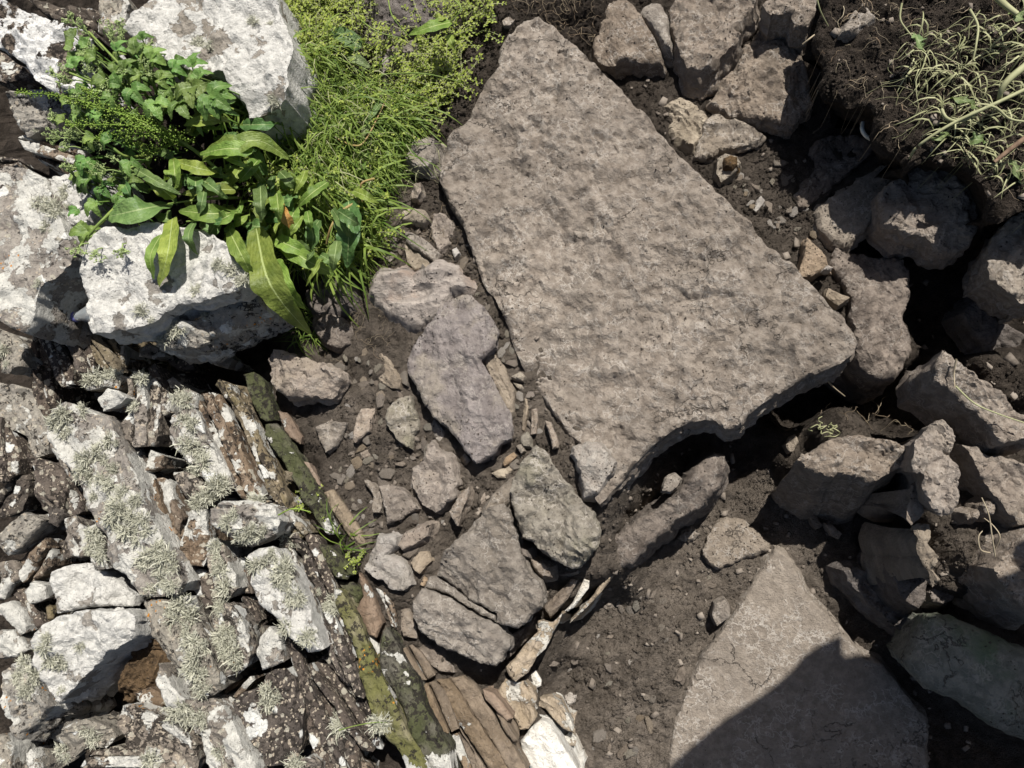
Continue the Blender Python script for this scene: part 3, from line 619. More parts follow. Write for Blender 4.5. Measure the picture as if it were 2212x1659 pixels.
S('boulder', 'green', -.08, .26, 'I', '1490 990 1540 910 1600 790 1660 720 1730 705 1820 720 1900 760 1990 800 2100 840 2212 890 2330 930 2330 1540 2212 1500 2150 1470 2050 1420 1950 1350 1850 1280 1740 1240 1640 1190 1570 1130 1520 1070', 'rounded greenish boulder in shade at the lower right', style='round', relief=.9, flare=-.1)
S('stone', 'brown', -.04, .2, 'I', '2025 400 2080 340 2212 190 2330 120 2330 720 2212 640 2140 570 2050 460', 'brown shaded stone at the right edge above the green boulder', style='crust')
S('stone', 'tan', -.05, .25, 'I', '1520 130 1560 110 1640 120 1640 200 1610 240 1680 330 1640 400 1690 470 1650 520 1620 420 1560 330 1540 260 1550 210', 'crumbly tan upright rock edge lit beside dark soil at the right', style='rough', relief=1.2, flare=-.3)
S('pebble', 'pink', -.09, .05, 'I', '1880 40 1930 20 1950 60 1920 90 1880 80', 'pale pebble on the lit soil heap at the right', style='round')
S('pebble', 'pink', -.09, .05, 'I', '1845 50 1875 40 1885 75 1860 90', 'smaller pale pebble touching the one on the lit soil heap', style='round')
S('pebble', 'brown', -.07, .06, 'I', '1960 0 2030 -60 2060 -10 2030 60 1970 50', 'brown pebble under dry stalks on the lit soil heap', style='round')
# left of the slab
S('boulder', 'ridged', -.005, .12, 'E', '310 190 340 140 470 150 560 150 650 120 720 95 800 120 840 170 910 230 880 260 800 260 770 300 740 380 660 470 600 490 520 450 430 400 330 330 300 260', 'streaked pinkish-grey ridged rock above the purple-grey stone', style='ridged', relief=.8, tilt=(.06, .16), flare=.6)
S('stone', 'tan', -.012, .08, 'E', '1000 700 1060 640 1120 690 1150 790 1195 880 1200 1000 1180 1060 1130 960 1080 860', 'narrow tan stone along the right side of the purple-grey stone', style='slate')
S('boulder', 'purple', .012, .1, 'E', '525 720 560 600 640 490 700 400 780 310 870 280 930 285 1000 350 1060 450 1090 530 1080 610 1030 650 990 700 1040 780 1080 860 1120 950 1180 1040 1190 1110 1170 1190 1100 1230 1080 1280 1000 1330 960 1345 900 1290 850 1200 780 1130 700 1060 640 990 600 900 550 830 525 770', 'long purple-grey stone lying beside the left edge of the big slab', style='flat', relief=.8, tilt=(.05, -.02), flare=-.05, r=.006)
S('stone', 'cream', -.01, .06, 'B', '480 1330 540 1310 620 1330 650 1390 620 1415 540 1400 480 1390', 'small pale-topped stone in soil right of the lone dock leaf', tilt=(0, .25), facets=6)
S('flat_stone', 'grey', -.015, .03, 'B', '490 1450 560 1480 640 1530 715 1600 690 1650 620 1600 520 1530', 'flat grey flake overlapping a tan flake above the ridged rock', tilt=(.1, .1))
S('flat_stone', 'cream', -.03, .03, 'B', '500 1540 600 1600 690 1640 650 1700 570 1710 520 1660', 'flat tan flake lying under a grey flake above the ridged rock')
S('stone', 'pink', -.022, .05, 'B', '680 1340 740 1350 800 1400 800 1480 770 1540 720 1600 670 1500 660 1420', 'flat pinkish stone sunk in soil beside the left edge of the slab')
S('stone_chip', 'pale', -.02, .03, 'B', '800 1580 830 1560 850 1600 820 1630', 'tiny pale stone close to the left edge of the slab')
S('stone', 'dirty', -.03, .06, 'B', '300 1470 380 1430 450 1500 440 1560 330 1560', 'dirty dark stone right beside the tip of the lone dock leaf')
S('stone_chip', 'grey', -.035, .04, 'B', '340 1600 400 1570 450 1610 400 1650', 'small grey chip below the dirty stone near the dock leaf')
S('stone', 'grey', .02, .09, 'B', '510 1010 560 900 640 850 690 880 680 980 640 1050 560 1040', 'greenish grey stone under the edge of the grass left of the slab', tilt=(.1, .1))
S('stone_chip', 'brown', -.01, .06, 'B', '540 1210 570 1170 610 1160 615 1220 590 1265 540 1250', 'small brown block in soil below the greenish grey stone')
S('stone_chip', 'brown', -.03, .04, 'B', '650 1110 690 1090 710 1130 680 1150', 'small brown chip at the left corner of the slab')
S('boulder', 'darkst', .05, .15, 'B', '110 -40 400 -60 740 -60 760 60 720 110 600 160 520 190 400 250 260 260 200 200 150 80', 'big dark stone among weeds at the top edge', style='rough', relief=.7)
S('stone', 'grey', .02, .09, 'B', '330 370 380 310 450 290 560 260 560 330 430 420 360 470', 'grey stone showing between weed stems below the big dark stone')
S('stone_chip', 'brown', .0, .06, 'B', '1120 130 1160 90 1200 120 1160 160 1130 160', 'small brown stone in dark soil left of the slab tip')
S('stone', 'darkst', -.02, .13, 'D', '1900 260 1960 190 2100 170 2200 180 2260 300 2240 380 2100 410 1960 380 1910 310', 'dark stone below the lone dock leaf with leaf shadows on it', tilt=(0, .1), facets=6)
S('stone', 'dirty', -.03, .10, 'D', '1960 400 2060 390 2150 430 2210 500 2210 590 2150 625 2070 600 2000 530 1960 470', 'squat brown stone with rootlets under the dark stone', facets=6)
S('boulder', 'pink', .015, .12, 'D', '1670 690 1720 625 1800 640 1900 690 2050 720 2160 770 2165 810 2130 890 2090 940 1960 935 1820 945 1760 880 1690 790', 'blocky pinkish boulder with a greenish left end beside the wall', tilt=(.0, .1), flare=.05, relief=1.2, facets=6, r=.006)
S('stone_chip', 'tan', -.02, .06, 'E', '290 650 350 640 400 690 440 760 480 820 475 880 420 870 340 830 330 770', 'rusty brown split chip left of the purple-grey stone', tilt=(.2, .1), facets=6)
S('stone_chip', 'olive', -.02, .04, 'E', '410 1010 440 970 500 940 550 930 560 1000 590 1060 600 1140 560 1170 555 1260 500 1230 420 1130 400 1080', 'greenish grey pointed flat chip beside the lower left of the purple-grey stone')
S('stone_chip', 'pink', -.025, .04, 'E', '185 1200 190 1130 200 1060 240 1010 320 1000 310 1080 290 1150 200 1220', 'pinkish four-sided flat chip left of the greenish pointed chip')
S('stone_chip', 'brown', -.04, .03, 'E', '250 900 300 880 340 920 330 960 250 970', 'small brown chip half buried above the pinkish four-sided chip')
S('stone_chip', 'grey', -.02, .05, 'E', '0 1080 80 1090 130 1090 100 1160 50 1240 0 1280 -40 1200 -60 1120', 'grey wedge of stone in soil near the mossy wall edge', tilt=(.1, .1))
S('stone_chip', 'brown', -.03, .03, 'E', '220 1280 290 1240 340 1260 310 1310 230 1320', 'small brown oblong chip below the pinkish four-sided chip')
S('stone_chip', 'grey', -.035, .02, 'E', '220 1335 300 1328 312 1350 250 1365', 'thin grey sliver below the small brown oblong chip')
S('flat_stone', 'pink', -.014, .06, 'E', '680 1200 720 1260 790 1310 830 1400 840 1480 830 1560 770 1620 710 1660 640 1620 590 1560 555 1470 550 1380 600 1370 640 1300', 'leaf-shaped pinkish tan slab below the purple-grey stone', tilt=(.05, .0), style='flat')
S('stone', 'brown', .0, .09, 'H', '330 -120 400 -140 470 -110 520 -60 580 20 520 50 460 90 390 120 385 50', 'grey stone with a dark hollow under its front in the soil', tilt=(.0, .1), flare=-.05)
S('stone_chip', 'grey', -.01, .05, 'E', '240 1450 290 1470 340 1530 360 1590 350 1660 310 1660 300 1560', 'thin upright grey splinter left of the grey stone with the hollow', style='slate')
S('stone_chip', 'brown', -.01, .06, 'H', '800 40 860 -60 920 -120 915 -40 880 40 850 130 830 120', 'pointed brown splinter between the leaf-shaped slab and the broken slab', style='slate')
S('stone_chip', 'brown', -.02, .04, 'E', '960 1640 980 1580 1010 1510 1005 1590 980 1660', 'thin brown splinter right of the pointed brown splinter')
S('stone', 'grey', .0, .07, 'E', '1000 1660 1060 1560 1120 1490 1180 1450 1180 1520 1150 1600 1100 1660 1020 1690', 'grey slanting stone tucked against the left of the olive triangular stone', style='slate')
S('stone_chip', 'cream', -.015, .04, 'E', '1050 1410 1110 1380 1180 1350 1190 1390 1140 1440 1090 1440', 'cream chip above left of the olive triangular stone')
S('stone_chip', 'orange', -.005, .04, 'E', '1120 1350 1140 1310 1190 1275 1210 1300 1160 1350 1130 1365', 'bright orange-tan chip under the lower end of the purple-grey stone')
S('stone_chip', 'tan', -.01, .03, 'E', '1245 930 1275 940 1285 990 1270 1070 1255 1140 1240 1130 1250 1050 1250 980', 'leftmost of three thin tan splinters beside the slab', style='slate')
S('stone_chip', 'pink', .0, .04, 'E', '1305 1010 1340 1000 1345 1060 1335 1160 1300 1165 1305 1090', 'middle one of three thin splinters beside the slab', style='slate')
S('stone_chip', 'pink', .005, .05, 'E', '1395 1080 1425 1090 1450 1150 1475 1220 1475 1250 1440 1260 1420 1180', 'rightmost of three thin splinters, slanting on the slab edge', style='slate')
S('pebble', 'olive', .0, .04, 'E', '1240 1170 1270 1150 1300 1180 1295 1240 1250 1245 1230 1210', 'rounded olive pebble above the tip of the olive triangular stone', style='round')
S('stone_chip', 'grey', -.005, .03, 'E', '1210 1240 1240 1230 1260 1270 1240 1285', 'tiny grey chip left of the rounded olive pebble')
S('stone_chip', 'grey', -.02, .04, 'E', '660 1110 690 1070 740 1130 780 1200 770 1250 720 1230 680 1180', 'slim grey chip under the lower left side of the purple-grey stone')
S('stone_chip', 'cream', .0, .03, 'E', '1180 800 1230 770 1260 800 1250 825 1210 815', 'small cream chip in the gap right of the purple-grey stone')
S('stone_chip', 'cream', -.01, .03, 'E', '1190 840 1240 850 1260 880 1230 885', 'smaller cream chip below the other one in the same gap')
S('stone', 'pale', .025, .07, 'E', '1570 1250 1640 1225 1740 1225 1790 1290 1830 1340 1810 1390 1780 1450 1720 1540 1640 1560 1630 1460 1600 1360 1560 1290', 'whitish crested stone on the lower left end of the big slab', style='rough', relief=.8, tilt=(.1, .05))
S('boulder', 'olive', .02, .12, 'H', '1180 60 1170 -40 1180 -150 1230 -240 1300 -370 1330 -390 1400 -330 1480 -220 1560 -100 1640 -10 1700 60 1725 110 1720 200 1700 290 1640 360 1550 410 1500 390 1450 350 1370 310 1310 240 1240 200 1215 130', 'olive-grey triangular boulder below the lower left end of the big slab', style='flat', relief=1.2, tilt=(.02, .03), flare=-.05, r=.007)
bs = empty('broken_slab', place(pix('H', [(950, 550)]), .0)[0]); tag(bs, 'large grey broken slab split by three long cracks beside the wall', 'stone slab')
for pt, z_, ti in (('720 350 800 250 900 160 1000 50 1080 0 1130 -20 1170 40 1190 120 1210 230 1250 320 1290 430 1350 480 1375 560 1370 640 1310 690 1270 750 1220 780 1130 760 1080 740 1075 690 1000 650 900 600 800 520 690 440', .018, (.0, .03)),
               ('686 447 800 526 900 606 1000 656 1072 696 1076 737 1000 702 900 652 800 582 622 520 650 455', .013, (.0, .05)),
               ('570 600 617 526 795 588 895 660 990 709 1080 750 1130 800 1165 850 1150 920 1110 990 1080 1015 1000 1000 900 980 800 930 700 880 600 800 565 700', .012, (-.02, .05))):
    build_stone('slab_piece', 'grey', z_, .10, 'H', pt, style='flat', relief=1.0, tilt=ti, flare=-.08, r=.006, parent=bs)
S('stone', 'pale', -.005, .08, 'H', '250 400 300 290 330 190 380 190 460 200 450 250 400 310 480 340 530 420 550 500 500 535 430 530 360 470 270 420', 'pale pinkish stone between the wall edge and the broken slab', tilt=(.0, .04))
S('stone_chip', 'tan', -.005, .04, 'H', '540 360 600 290 650 290 670 350 600 430 570 410', 'small square tan chip left of the broken slab')
S('stone', 'pink', -.005, .05, 'H', '470 250 500 190 600 140 680 120 650 190 560 250 500 280', 'oblong pinkish stone above the square tan chip')
S('stone_chip', 'pink', -.02, .03, 'H', '470 670 520 660 550 740 560 840 490 830 470 760', 'flat pinkish brown chip left of the lower broken slab piece')
S('stone_chip', 'orange', -.01, .03, 'H', '598 500 618 455 640 480 622 512', 'tiny orange chip touching the left corner of the broken slab')
S('stone', 'brown', -.05, .12, 'H', '590 900 640 870 720 930 780 990 800 1060 720 1040 650 980', 'brown stone in the shade of the broken slab lower edge')
S('stone', 'dirty', -.04, .05, 'H', '1240 270 1280 280 1285 325 1250 315', 'tiny dirty stone in the gap left of the olive boulder bottom')
S('stone', 'brown', -.05, .06, 'H', '1300 345 1340 350 1420 395 1415 450 1370 452 1320 400', 'small brown lump in the gap under the olive boulder')
S('pebble', 'pale', -.345, .04, 'H', '1510 1200 1550 1185 1590 1200 1580 1250 1540 1270 1510 1240', 'pale pebble on the trench soil beside the white wall face', style='round')
S('earth_clod', 'clod', .03, .16, 'G', '880 800 950 820 950 950 930 1080 900 1140 830 1190 770 1240 700 1290 650 1280 670 1200 720 1120 760 1040 800 930', 'crumbly brown earth clod wedged between lichened wall stones', style='rough', relief=1.6)
# big lichened stones at the upper left
S('boulder', 'lbw', .20, .25, 'A', '-40 -20 60 20 200 80 330 120 480 200 600 200 640 250 600 270 520 380 560 480 550 580 480 600 360 580 280 540 200 480 150 400 60 330 -40 280', 'dark brown boulder with white lichen rims at the upper left corner', style='crust', flare=.0)
S('boulder', 'lw2', .20, .25, 'A', '800 200 850 100 940 0 970 -60 1760 -60 1760 60 1800 170 1860 290 1870 380 1840 480 1840 560 1820 640 1740 680 1640 700 1560 730 1540 640 1470 590 1440 480 1380 460 1250 470 1100 400 950 330 870 280', 'biggest chalky white boulder at the top edge beside the grass', style='crust', relief=.8, flare=.0)
S('boulder', 'lw', .17, .24, 'A', '-40 1050 60 1050 180 1060 260 1110 290 1180 380 1330 430 1480 480 1600 440 1660 360 1740 270 1830 230 1900 190 2000 120 2090 60 2070 0 2010 -40 1990', 'white lichened boulder at the left edge with a grey patch', style='crust', relief=.7, flare=.0)
S('boulder', 'lw2', .13, .2, 'A', '300 1150 400 1090 500 1060 600 1080 640 1200 620 1350 560 1430 450 1450 400 1360 340 1260', 'whitish stone partly under the left side of the leafy plant', style='crust')
S('flat_stone', 'lg', .12, .12, 'D', '950 590 1100 480 1300 390 1560 240 1640 270 1690 400 1560 470 1450 520 1350 550 1230 610 1130 620 1000 612', 'grey undercut slab in the shade below the white capstone', style='crust', tilt=(-.3, .55), flare=.1)
S('flat_stone', 'lw2', .20, .10, 'D', '520 50 560 -40 640 -120 1000 -160 1250 -140 1460 -30 1520 100 1570 180 1560 230 1480 280 1400 300 1250 330 1120 340 1070 370 1000 420 920 480 820 510 700 525 620 530 580 430 560 330 550 220', 'white lichened capstone with hanging tufts below the dock leaves', style='crust', relief=.8, flare=.0, tilt=(0, .03))
# ---------------------------------------------------------------- the dry stone wall and its stones
wall = empty('dry_stone_wall', (-.75, -.1, -.2)); tag(wall, 'dry stone wall of lichened upright slates filling the lower left', 'stone wall', None, 'thing')
def WS(mat, z, thick, tile, pts, **k):
    k.setdefault('style', 'slate'); k.setdefault('flare', -.12); k.setdefault('inset', 3.5); k.setdefault('r', .006)
    return build_stone('stone', mat, z, thick, tile, pts, parent=wall, **k)
def clip(p, c, n, d):
    # the part of a polygon on the far side of a line
    out = []; v = (p - c) @ n - d
    for i in range(len(p)):
        a, b = v[i], v[(i + 1) % len(p)]
        if a >= 0: out.append(p[i])
        if (a >= 0) != (b >= 0): out.append(p[i] + (p[(i + 1) % len(p)] - p[i]) * a / (a - b))
    return np.array(out)
for r_ in """ld2 .05 .2 A 130 -40 610 -40 610 60 590 170 440 160 330 110 240 50
brownw .13 .2 A 620 -40 800 -40 820 20 790 90 780 160 700 200 600 190 610 80
lg .10 .25 A 20 570 120 560 250 545 380 580 480 650 420 750 330 800 200 810 130 850 60 760 10 650
lb .05 .2 A 110 880 160 860 330 900 470 910 560 960 500 1050 400 1090 300 1030 180 970
ld .02 .2 A -40 985 110 980 130 1050 -40 1055
ld .06 .2 A -40 300 60 340 150 420 230 520 60 540 -40 520
lg -.05 .12 D 830 600 900 570 1000 610 1040 660 960 690 860 670
lg -.08 .12 D 1250 640 1330 600 1450 640 1500 700 1450 760 1330 720
ld2 -.10 .12 D 1040 690 1130 660 1220 690 1240 760 1130 770
gold .02 .2 D 1350 850 1390 815 1440 830 1480 900 1550 1000 1600 1100 1660 1230 1720 1340 1770 1450 1820 1560 1830 1640 1790 1640 1700 1560 1660 1450 1600 1330 1540 1200 1500 1080 1440 960
lb .045 .2 D 1240 900 1320 890 1390 910 1430 1000 1480 1100 1530 1230 1590 1370 1640 1470 1670 1560 1620 1600 1540 1570 1460 1440 1380 1310 1320 1190 1280 1080 1250 980
lw .06 .2 D 1050 1120 1080 1050 1140 990 1200 1000 1250 1010 1300 1130 1350 1230 1400 1330 1450 1430 1490 1500 1430 1540 1340 1500 1250 1420 1160 1330 1090 1260 1040 1190
lw .05 .2 D 1090 890 1180 870 1240 900 1245 1000 1180 985 1110 980
moss -.02 .15 D 1550 790 1610 770 1660 810 1690 880 1730 970 1750 1080 1700 1090 1650 1060 1600 960
rust -.03 .1 D 1740 1010 1800 1020 1850 1080 1910 1180 1900 1230 1830 1190 1780 1120
moss -.01 .15 D 1660 1090 1720 1080 1780 1130 1850 1230 1900 1320 1960 1410 2020 1520 2070 1610 2110 1720 2130 1800 2060 1800 1990 1680 1920 1580 1880 1500 1800 1350 1720 1240 1660 1150
rust -.03 .1 D 1900 1330 1950 1340 2010 1430 2040 1520 1990 1500 1940 1420
tan -.02 .12 D 2040 1530 2100 1510 2160 1580 2230 1680 2290 1780 2320 1860 2270 1910 2200 1810 2110 1670
gold .0 .15 D 1650 1560 1760 1600 1830 1640 1900 1700 1960 1790 1900 1840 1800 1780 1700 1690
lb .08 .05 D 1540 1580 1600 1550 1670 1540 1650 1570 1580 1605
gold .01 .06 D 1790 1390 1840 1400 1840 1460 1790 1470
ld .03 .2 G 1780 230 1830 170 1890 160 1980 200 2010 300 2060 420 2100 560 2140 700 2190 850 2230 1000 2270 1130 2290 1230 2250 1200 2150 1080 2060 920 1980 790 1930 640 1870 500 1800 380 1770 290
moss .0 .15 G 2000 240 2090 260 2160 320 2212 380 2240 440 2150 460 2080 410 2030 330
moss -.01 .12 H -50 290 50 270 110 330 170 400 150 470 80 470 20 400
alg .035 .15 H 60 520 110 540 150 620 200 700 250 830 300 940 330 1050 420 1200 470 1290 540 1430 620 1550 700 1720 560 1760 480 1560 330 1380 270 1270 250 1200 190 950 130 800 70 640
moss .015 .15 H 345 850 365 770 420 840 480 950 520 1030 580 1100 620 1230 680 1350 740 1450 790 1540 810 1650 820 1760 720 1760 660 1640 560 1450 480 1280 420 1190 350 1050 340 950
moss -.03 .1 H 60 480 170 480 230 520 240 570 190 640 150 600 110 540
rust -.015 .12 H 220 420 260 470 300 560 340 680 365 750 330 840 270 820 210 700 190 650 235 570
lb -.02 .1 H 310 520 370 550 430 620 450 720 440 800 400 780 360 680
tan2 -.03 .1 H 490 900 540 880 600 930 650 1000 690 1080 640 1110 580 1110 530 1020
ld .03 .2 G 1490 1230 1560 1170 1640 1140 1660 1060 1740 1030 1800 1020 1850 1080 1880 1180 1915 1280 1900 1420 1870 1600 1800 1640 1700 1640 1640 1540 1560 1380 1500 1290
ld .01 .2 G 1800 800 1860 860 1920 950 1960 1060 2040 1180 2120 1300 2212 1450 2260 1560 2280 1700 2050 1720 1980 1560 1930 1440 1930 1300 1890 1150 1840 1010 1810 900
ld .02 .2 G 1950 1000 2050 940 2150 1080 2260 1210 2320 1300 2380 1430 2400 1560 2300 1560 2212 1440 2120 1290 2040 1170 1970 1060
ld2 .01 .2 H 110 1360 150 1420 215 1440 180 1540 190 1580 120 1620 20 1640 20 1560 60 1440
lb -.01 .2 H -30 1650 100 1580 200 1590 280 1680 300 1800 -30 1800
lw2 .08 .2 G 1570 310 1640 270 1730 250 1770 300 1830 400 1880 500 1920 600 1970 720 2020 830 2050 910 1990 935 1920 945 1880 880 1800 820 1750 740 1690 680 1620 620 1600 520 1590 420
lw .10 .2 G 1340 20 1420 -30 1560 -40 1680 -20 1740 0 1790 100 1760 170 1700 200 1620 240 1560 270 1470 230 1400 180 1330 120
lb .07 .2 G 1170 40 1230 0 1300 20 1310 120 1300 240 1290 320 1260 390 1180 380 1110 330 1100 280 1130 180 1150 100
lb .06 .2 D 950 1440 1000 1430 1050 1470 1100 1560 1150 1630 1180 1690 1120 1850 1080 1880 1040 1830 980 1720 940 1620 930 1530
lm .07 .2 D 1070 1400 1150 1390 1230 1430 1300 1500 1350 1560 1280 1640 1200 1630 1150 1560 1100 1480
lw .10 .25 D 310 1090 350 1000 430 960 520 990 600 1040 660 1040 710 1120 750 1200 790 1290 830 1370 880 1470 900 1560 960 1680 1000 1760 1050 1850 1110 1980 1165 2100 1130 2180 1000 2200 885 2195 820 2080 690 1990 640 1830 560 1680 520 1560 470 1430 410 1320 340 1220 300 1160
lg .09 .25 G 880 615 960 590 1080 598 1170 570 1220 680 1280 800 1330 920 1390 1110 1380 1180 1320 1210 1220 1210 1130 1140 1060 1040 980 930 920 810 870 700
lw .07 .2 G 1010 990 1060 1045 1125 1150 1215 1225 1300 1225 1340 1215 1450 1310 1460 1370 1500 1430 1560 1530 1630 1640 1660 1740 1330 1740 1280 1560 1260 1450 1160 1370 1080 1250 1020 1130
lw .10 .2 D 610 930 680 870 760 890 800 930 760 970 700 1000 640 1020
lm .06 .2 D 790 800 850 760 920 780 980 820 1000 920 1000 1050 1000 1160 960 1240 860 1250 790 1200 760 1110 800 1050 830 990 805 930
ld .03 .2 D 920 740 970 710 1010 790 1040 860 1020 900 990 840 930 790
lm .03 .2 D 1010 900 1060 890 1080 960 1080 1030 1040 1060 1010 1000
lg .0 .2 D 1040 820 1080 795 1140 840 1150 870 1090 880 1060 870
lg .06 .2 D 530 830 620 770 760 780 800 800 740 880 660 860 600 880 540 890
ld2 .03 .2 D 810 1280 900 1290 940 1350 940 1410 890 1430 840 1370
lb .03 .2 D 900 1420 960 1400 1020 1380 1040 1300 960 1260 935 1330
ld .0 .25 D 140 600 180 530 240 540 270 640 300 760 310 900 310 1020 280 1100 220 1010 180 880 170 740 150 660
ld .0 .25 D 260 470 310 430 350 480 390 570 440 680 470 760 450 850 390 870 350 800 300 680 270 570
lb .01 .2 D 330 430 380 400 420 460 440 530 400 570 370 510
ld .0 .25 D 400 430 470 440 510 490 540 600 590 690 570 770 510 790 470 700 430 600 440 540
gold -.02 .25 D 500 450 600 470 730 560 740 660 740 770 660 760 590 700 560 620 530 540
gold -.05 .2 D 750 600 778 590 778 740 755 750
lm -.02 .25 D 400 150 440 120 450 300 440 390 410 400 400 280
lm .0 .2 D 500 220 540 190 560 260 560 360 520 370
lg .04 .2 D -40 480 60 520 110 570 160 660 150 740 90 760 40 780 -40 770
lg .02 .2 D -40 830 60 840 130 860 170 900 190 980 230 1060 280 1140 300 1220 290 1290 200 1310 150 1240 110 1180 50 1130 -40 1100
ld .03 .2 D -40 1030 20 1060 50 1150 100 1250 115 1320 100 1420 20 1480 -40 1450
ld -.01 .2 D 60 1150 110 1190 160 1260 230 1330 180 1380 120 1330 80 1240
ld .02 .2 D 180 1330 270 1310 330 1340 390 1400 420 1500 420 1650 330 1680 260 1640 230 1540 220 1440
lm .05 .2 D 300 1160 330 1200 380 1290 450 1370 490 1440 470 1480 420 1430 350 1330 310 1240
ld2 .01 .2 D -40 1540 90 1430 170 1410 175 1470 160 1560 120 1650 40 1690 -40 1700
ld .0 .2 D 420 1450 470 1490 530 1590 545 1690 490 1700 440 1600
lg .05 .15 G 20 170 80 80 150 40 220 60 280 90 250 150 190 220 110 290 40 320 10 250
lg .03 .12 G 130 240 190 180 285 100 275 140 200 230 150 275
lb .0 .15 G 110 385 170 300 285 150 290 190 230 270 160 385
lb .02 .15 G 140 410 200 310 290 200 320 310 310 390 250 450 170 490 150 450
lm .03 .15 G -40 360 70 340 120 400 125 470 60 520 0 600 -40 600
lm .02 .15 G 160 540 230 470 300 500 300 590 220 630 180 590
lw2 .05 .18 G 310 420 420 370 540 360 550 410 640 420 740 490 800 580 795 650 700 640 580 650 480 660 340 690 320 600 305 520
lw .03 .15 G -40 640 60 600 130 660 190 760 190 800 140 820 60 740 0 690
ld .01 .15 G 50 560 90 500 130 520 180 600 230 680 275 760 220 790 190 740 130 640
gold .0 .12 G 280 640 310 620 345 670 330 720 290 740 280 690
lw .05 .15 G -40 790 60 790 110 860 150 920 100 960 0 980 -40 970
lm .07 .18 G 780 1260 850 1250 950 1310 1080 1360 1190 1430 1250 1520 1240 1610 1200 1720 1020 1740 880 1660 790 1480 700 1400 690 1320
lb .03 .15 G 830 1190 920 1150 990 1190 1040 1260 1000 1290 880 1260
lg .04 .15 G 340 1480 420 1380 560 1340 660 1400 700 1480 660 1540 520 1540 470 1600 400 1620 350 1560
lm .06 .18 G 480 1660 560 1560 700 1530 800 1560 900 1620 960 1740 480 1740
lg .02 .15 G 160 1560 210 1530 240 1590 270 1660 260 1740 160 1740
lg .05 .15 G -40 1450 30 1450 70 1530 80 1620 90 1740 -40 1740
ld .03 .2 G 1170 430 1230 400 1300 410 1330 510 1380 580 1340 640 1280 660 1220 570 1180 500
lm .07 .2 G 1280 700 1330 640 1420 610 1490 650 1540 740 1570 850 1575 950 1550 1030 1470 1080 1400 1100 1370 990 1330 880 1290 790
lw .05 .2 G 1300 230 1360 200 1420 250 1450 330 1490 440 1490 530 1440 600 1390 580 1350 480 1310 370
ld .0 .2 G 1480 620 1530 570 1580 620 1640 730 1620 790 1560 770 1510 680
lw .04 .2 G 1640 830 1700 760 1760 810 1800 900 1800 990 1730 1020 1650 1050 1620 940
lb -.01 .15 G 1400 1180 1480 1100 1510 1110 1460 1170 1410 1210
lb .0 .15 G 1450 1220 1520 1140 1600 1070 1620 1100 1560 1170 1490 1230
lw .07 .2 G 550 130 600 110 640 200 680 330 690 400 620 410 570 330 545 240
lm .03 .2 G 420 80 500 60 555 130 560 250 540 330 440 330 420 220
ld2 .0 .15 G 350 230 420 210 440 330 380 350
ld2 .02 .15 G 290 0 400 -30 420 70 360 140 300 110
ld .03 .15 G 440 -60 530 -60 530 40 480 70 440 50
lm .05 .15 G 1820 1660 1870 1610 1960 1580 2020 1640 2030 1740 1830 1740
ld2 .0 .15 G 1490 310 1560 330 1590 440 1600 560 1540 560 1500 440
tan2 -.03 .15 H 610 1130 680 1115 740 1180 800 1300 840 1420 800 1440 720 1440 660 1300
tan2 -.045 .2 H 700 1100 800 1090 860 1080 940 1140 1000 1240 1060 1330 1110 1430 1180 1520 1230 1600 1290 1720 1250 1780 960 1780 940 1560 860 1440 790 1290
tan2 -.055 .15 H 1075 1310 1130 1340 1180 1420 1225 1490 1190 1500 1120 1410
tan2 -.06 .2 H 740 1450 830 1440 900 1500 960 1600 960 1760 840 1760 800 1600
rust -.05 .15 H 990 1160 1060 1180 1130 1260 1190 1350 1150 1370 1080 1300 1010 1230
halfw -.10 .2 H 1080 1180 1130 1100 1210 1120 1260 1110 1330 1180 1340 1240 1310 1290 1335 1350 1280 1430 1220 1430 1180 1340 1120 1260
halfw -.20 .15 H 1345 1220 1420 1210 1490 1240 1540 1340 1580 1430 1570 1460 1500 1430 1430 1360 1380 1300 1325 1290
white -.14 .2 H 1230 1490 1290 1410 1350 1360 1420 1390 1470 1470 1520 1560 1580 1660 1640 1780 1320 1780 1240 1560
white -.22 .13 H 1340 1310 1420 1340 1500 1460 1560 1570 1650 1720 1610 1740 1530 1560 1460 1440 1400 1360
halfw -.24 .1 H 1500 1480 1540 1440 1590 1480 1580 1540 1540 1540
white -.20 .15 H 1290 1060 1330 1040 1370 1100 1370 1140 1320 1170 1280 1110
halfw -.09 .25 H 1140 1020 1200 960 1250 890 1340 800 1350 720 1440 740 1500 680 1480 740 1440 810 1400 900 1340 960 1290 1050 1210 1110 1160 1080
white -.13 .2 H 1510 670 1560 620 1600 540 1640 460 1675 470 1670 520 1620 590 1570 650 1530 675
halfw -.18 .18 H 1540 750 1600 680 1700 560 1760 450 1800 370 1850 390 1840 430 1740 560 1640 660
brown -.12 .2 H 1380 640 1440 580 1500 520 1560 460 1600 470 1560 560 1490 650 1420 720
brown -.10 .15 H 1470 440 1540 410 1610 400 1605 435 1540 455
brown -.13 .15 H 1160 830 1230 780 1330 700 1340 800 1250 880 1180 950 1140 990
dirty -.14 .15 H 960 1010 1080 1030 1140 1030 1150 1090 1090 1170 1020 1120""".split('\n'):
    t_ = r_.split(); m_ = {'brownw': 'lg'}.get(t_[0], t_[0])
    st = {'lw': 'slate', 'lw2': 'crust', 'lg': 'slate', 'lm': 'slate', 'white': 'flat', 'rust': 'flat', 'alg': 'flat', 'tan2': 'flat'}.get(m_, 'slate')
    kw = dict(style=st, relief=.7 if st == 'flat' else .85, edge=.4, inset=1.2)
    pts_ = pix(t_[3], parse(' '.join(t_[4:]))); zz_, th_ = float(t_[1]), float(t_[2])
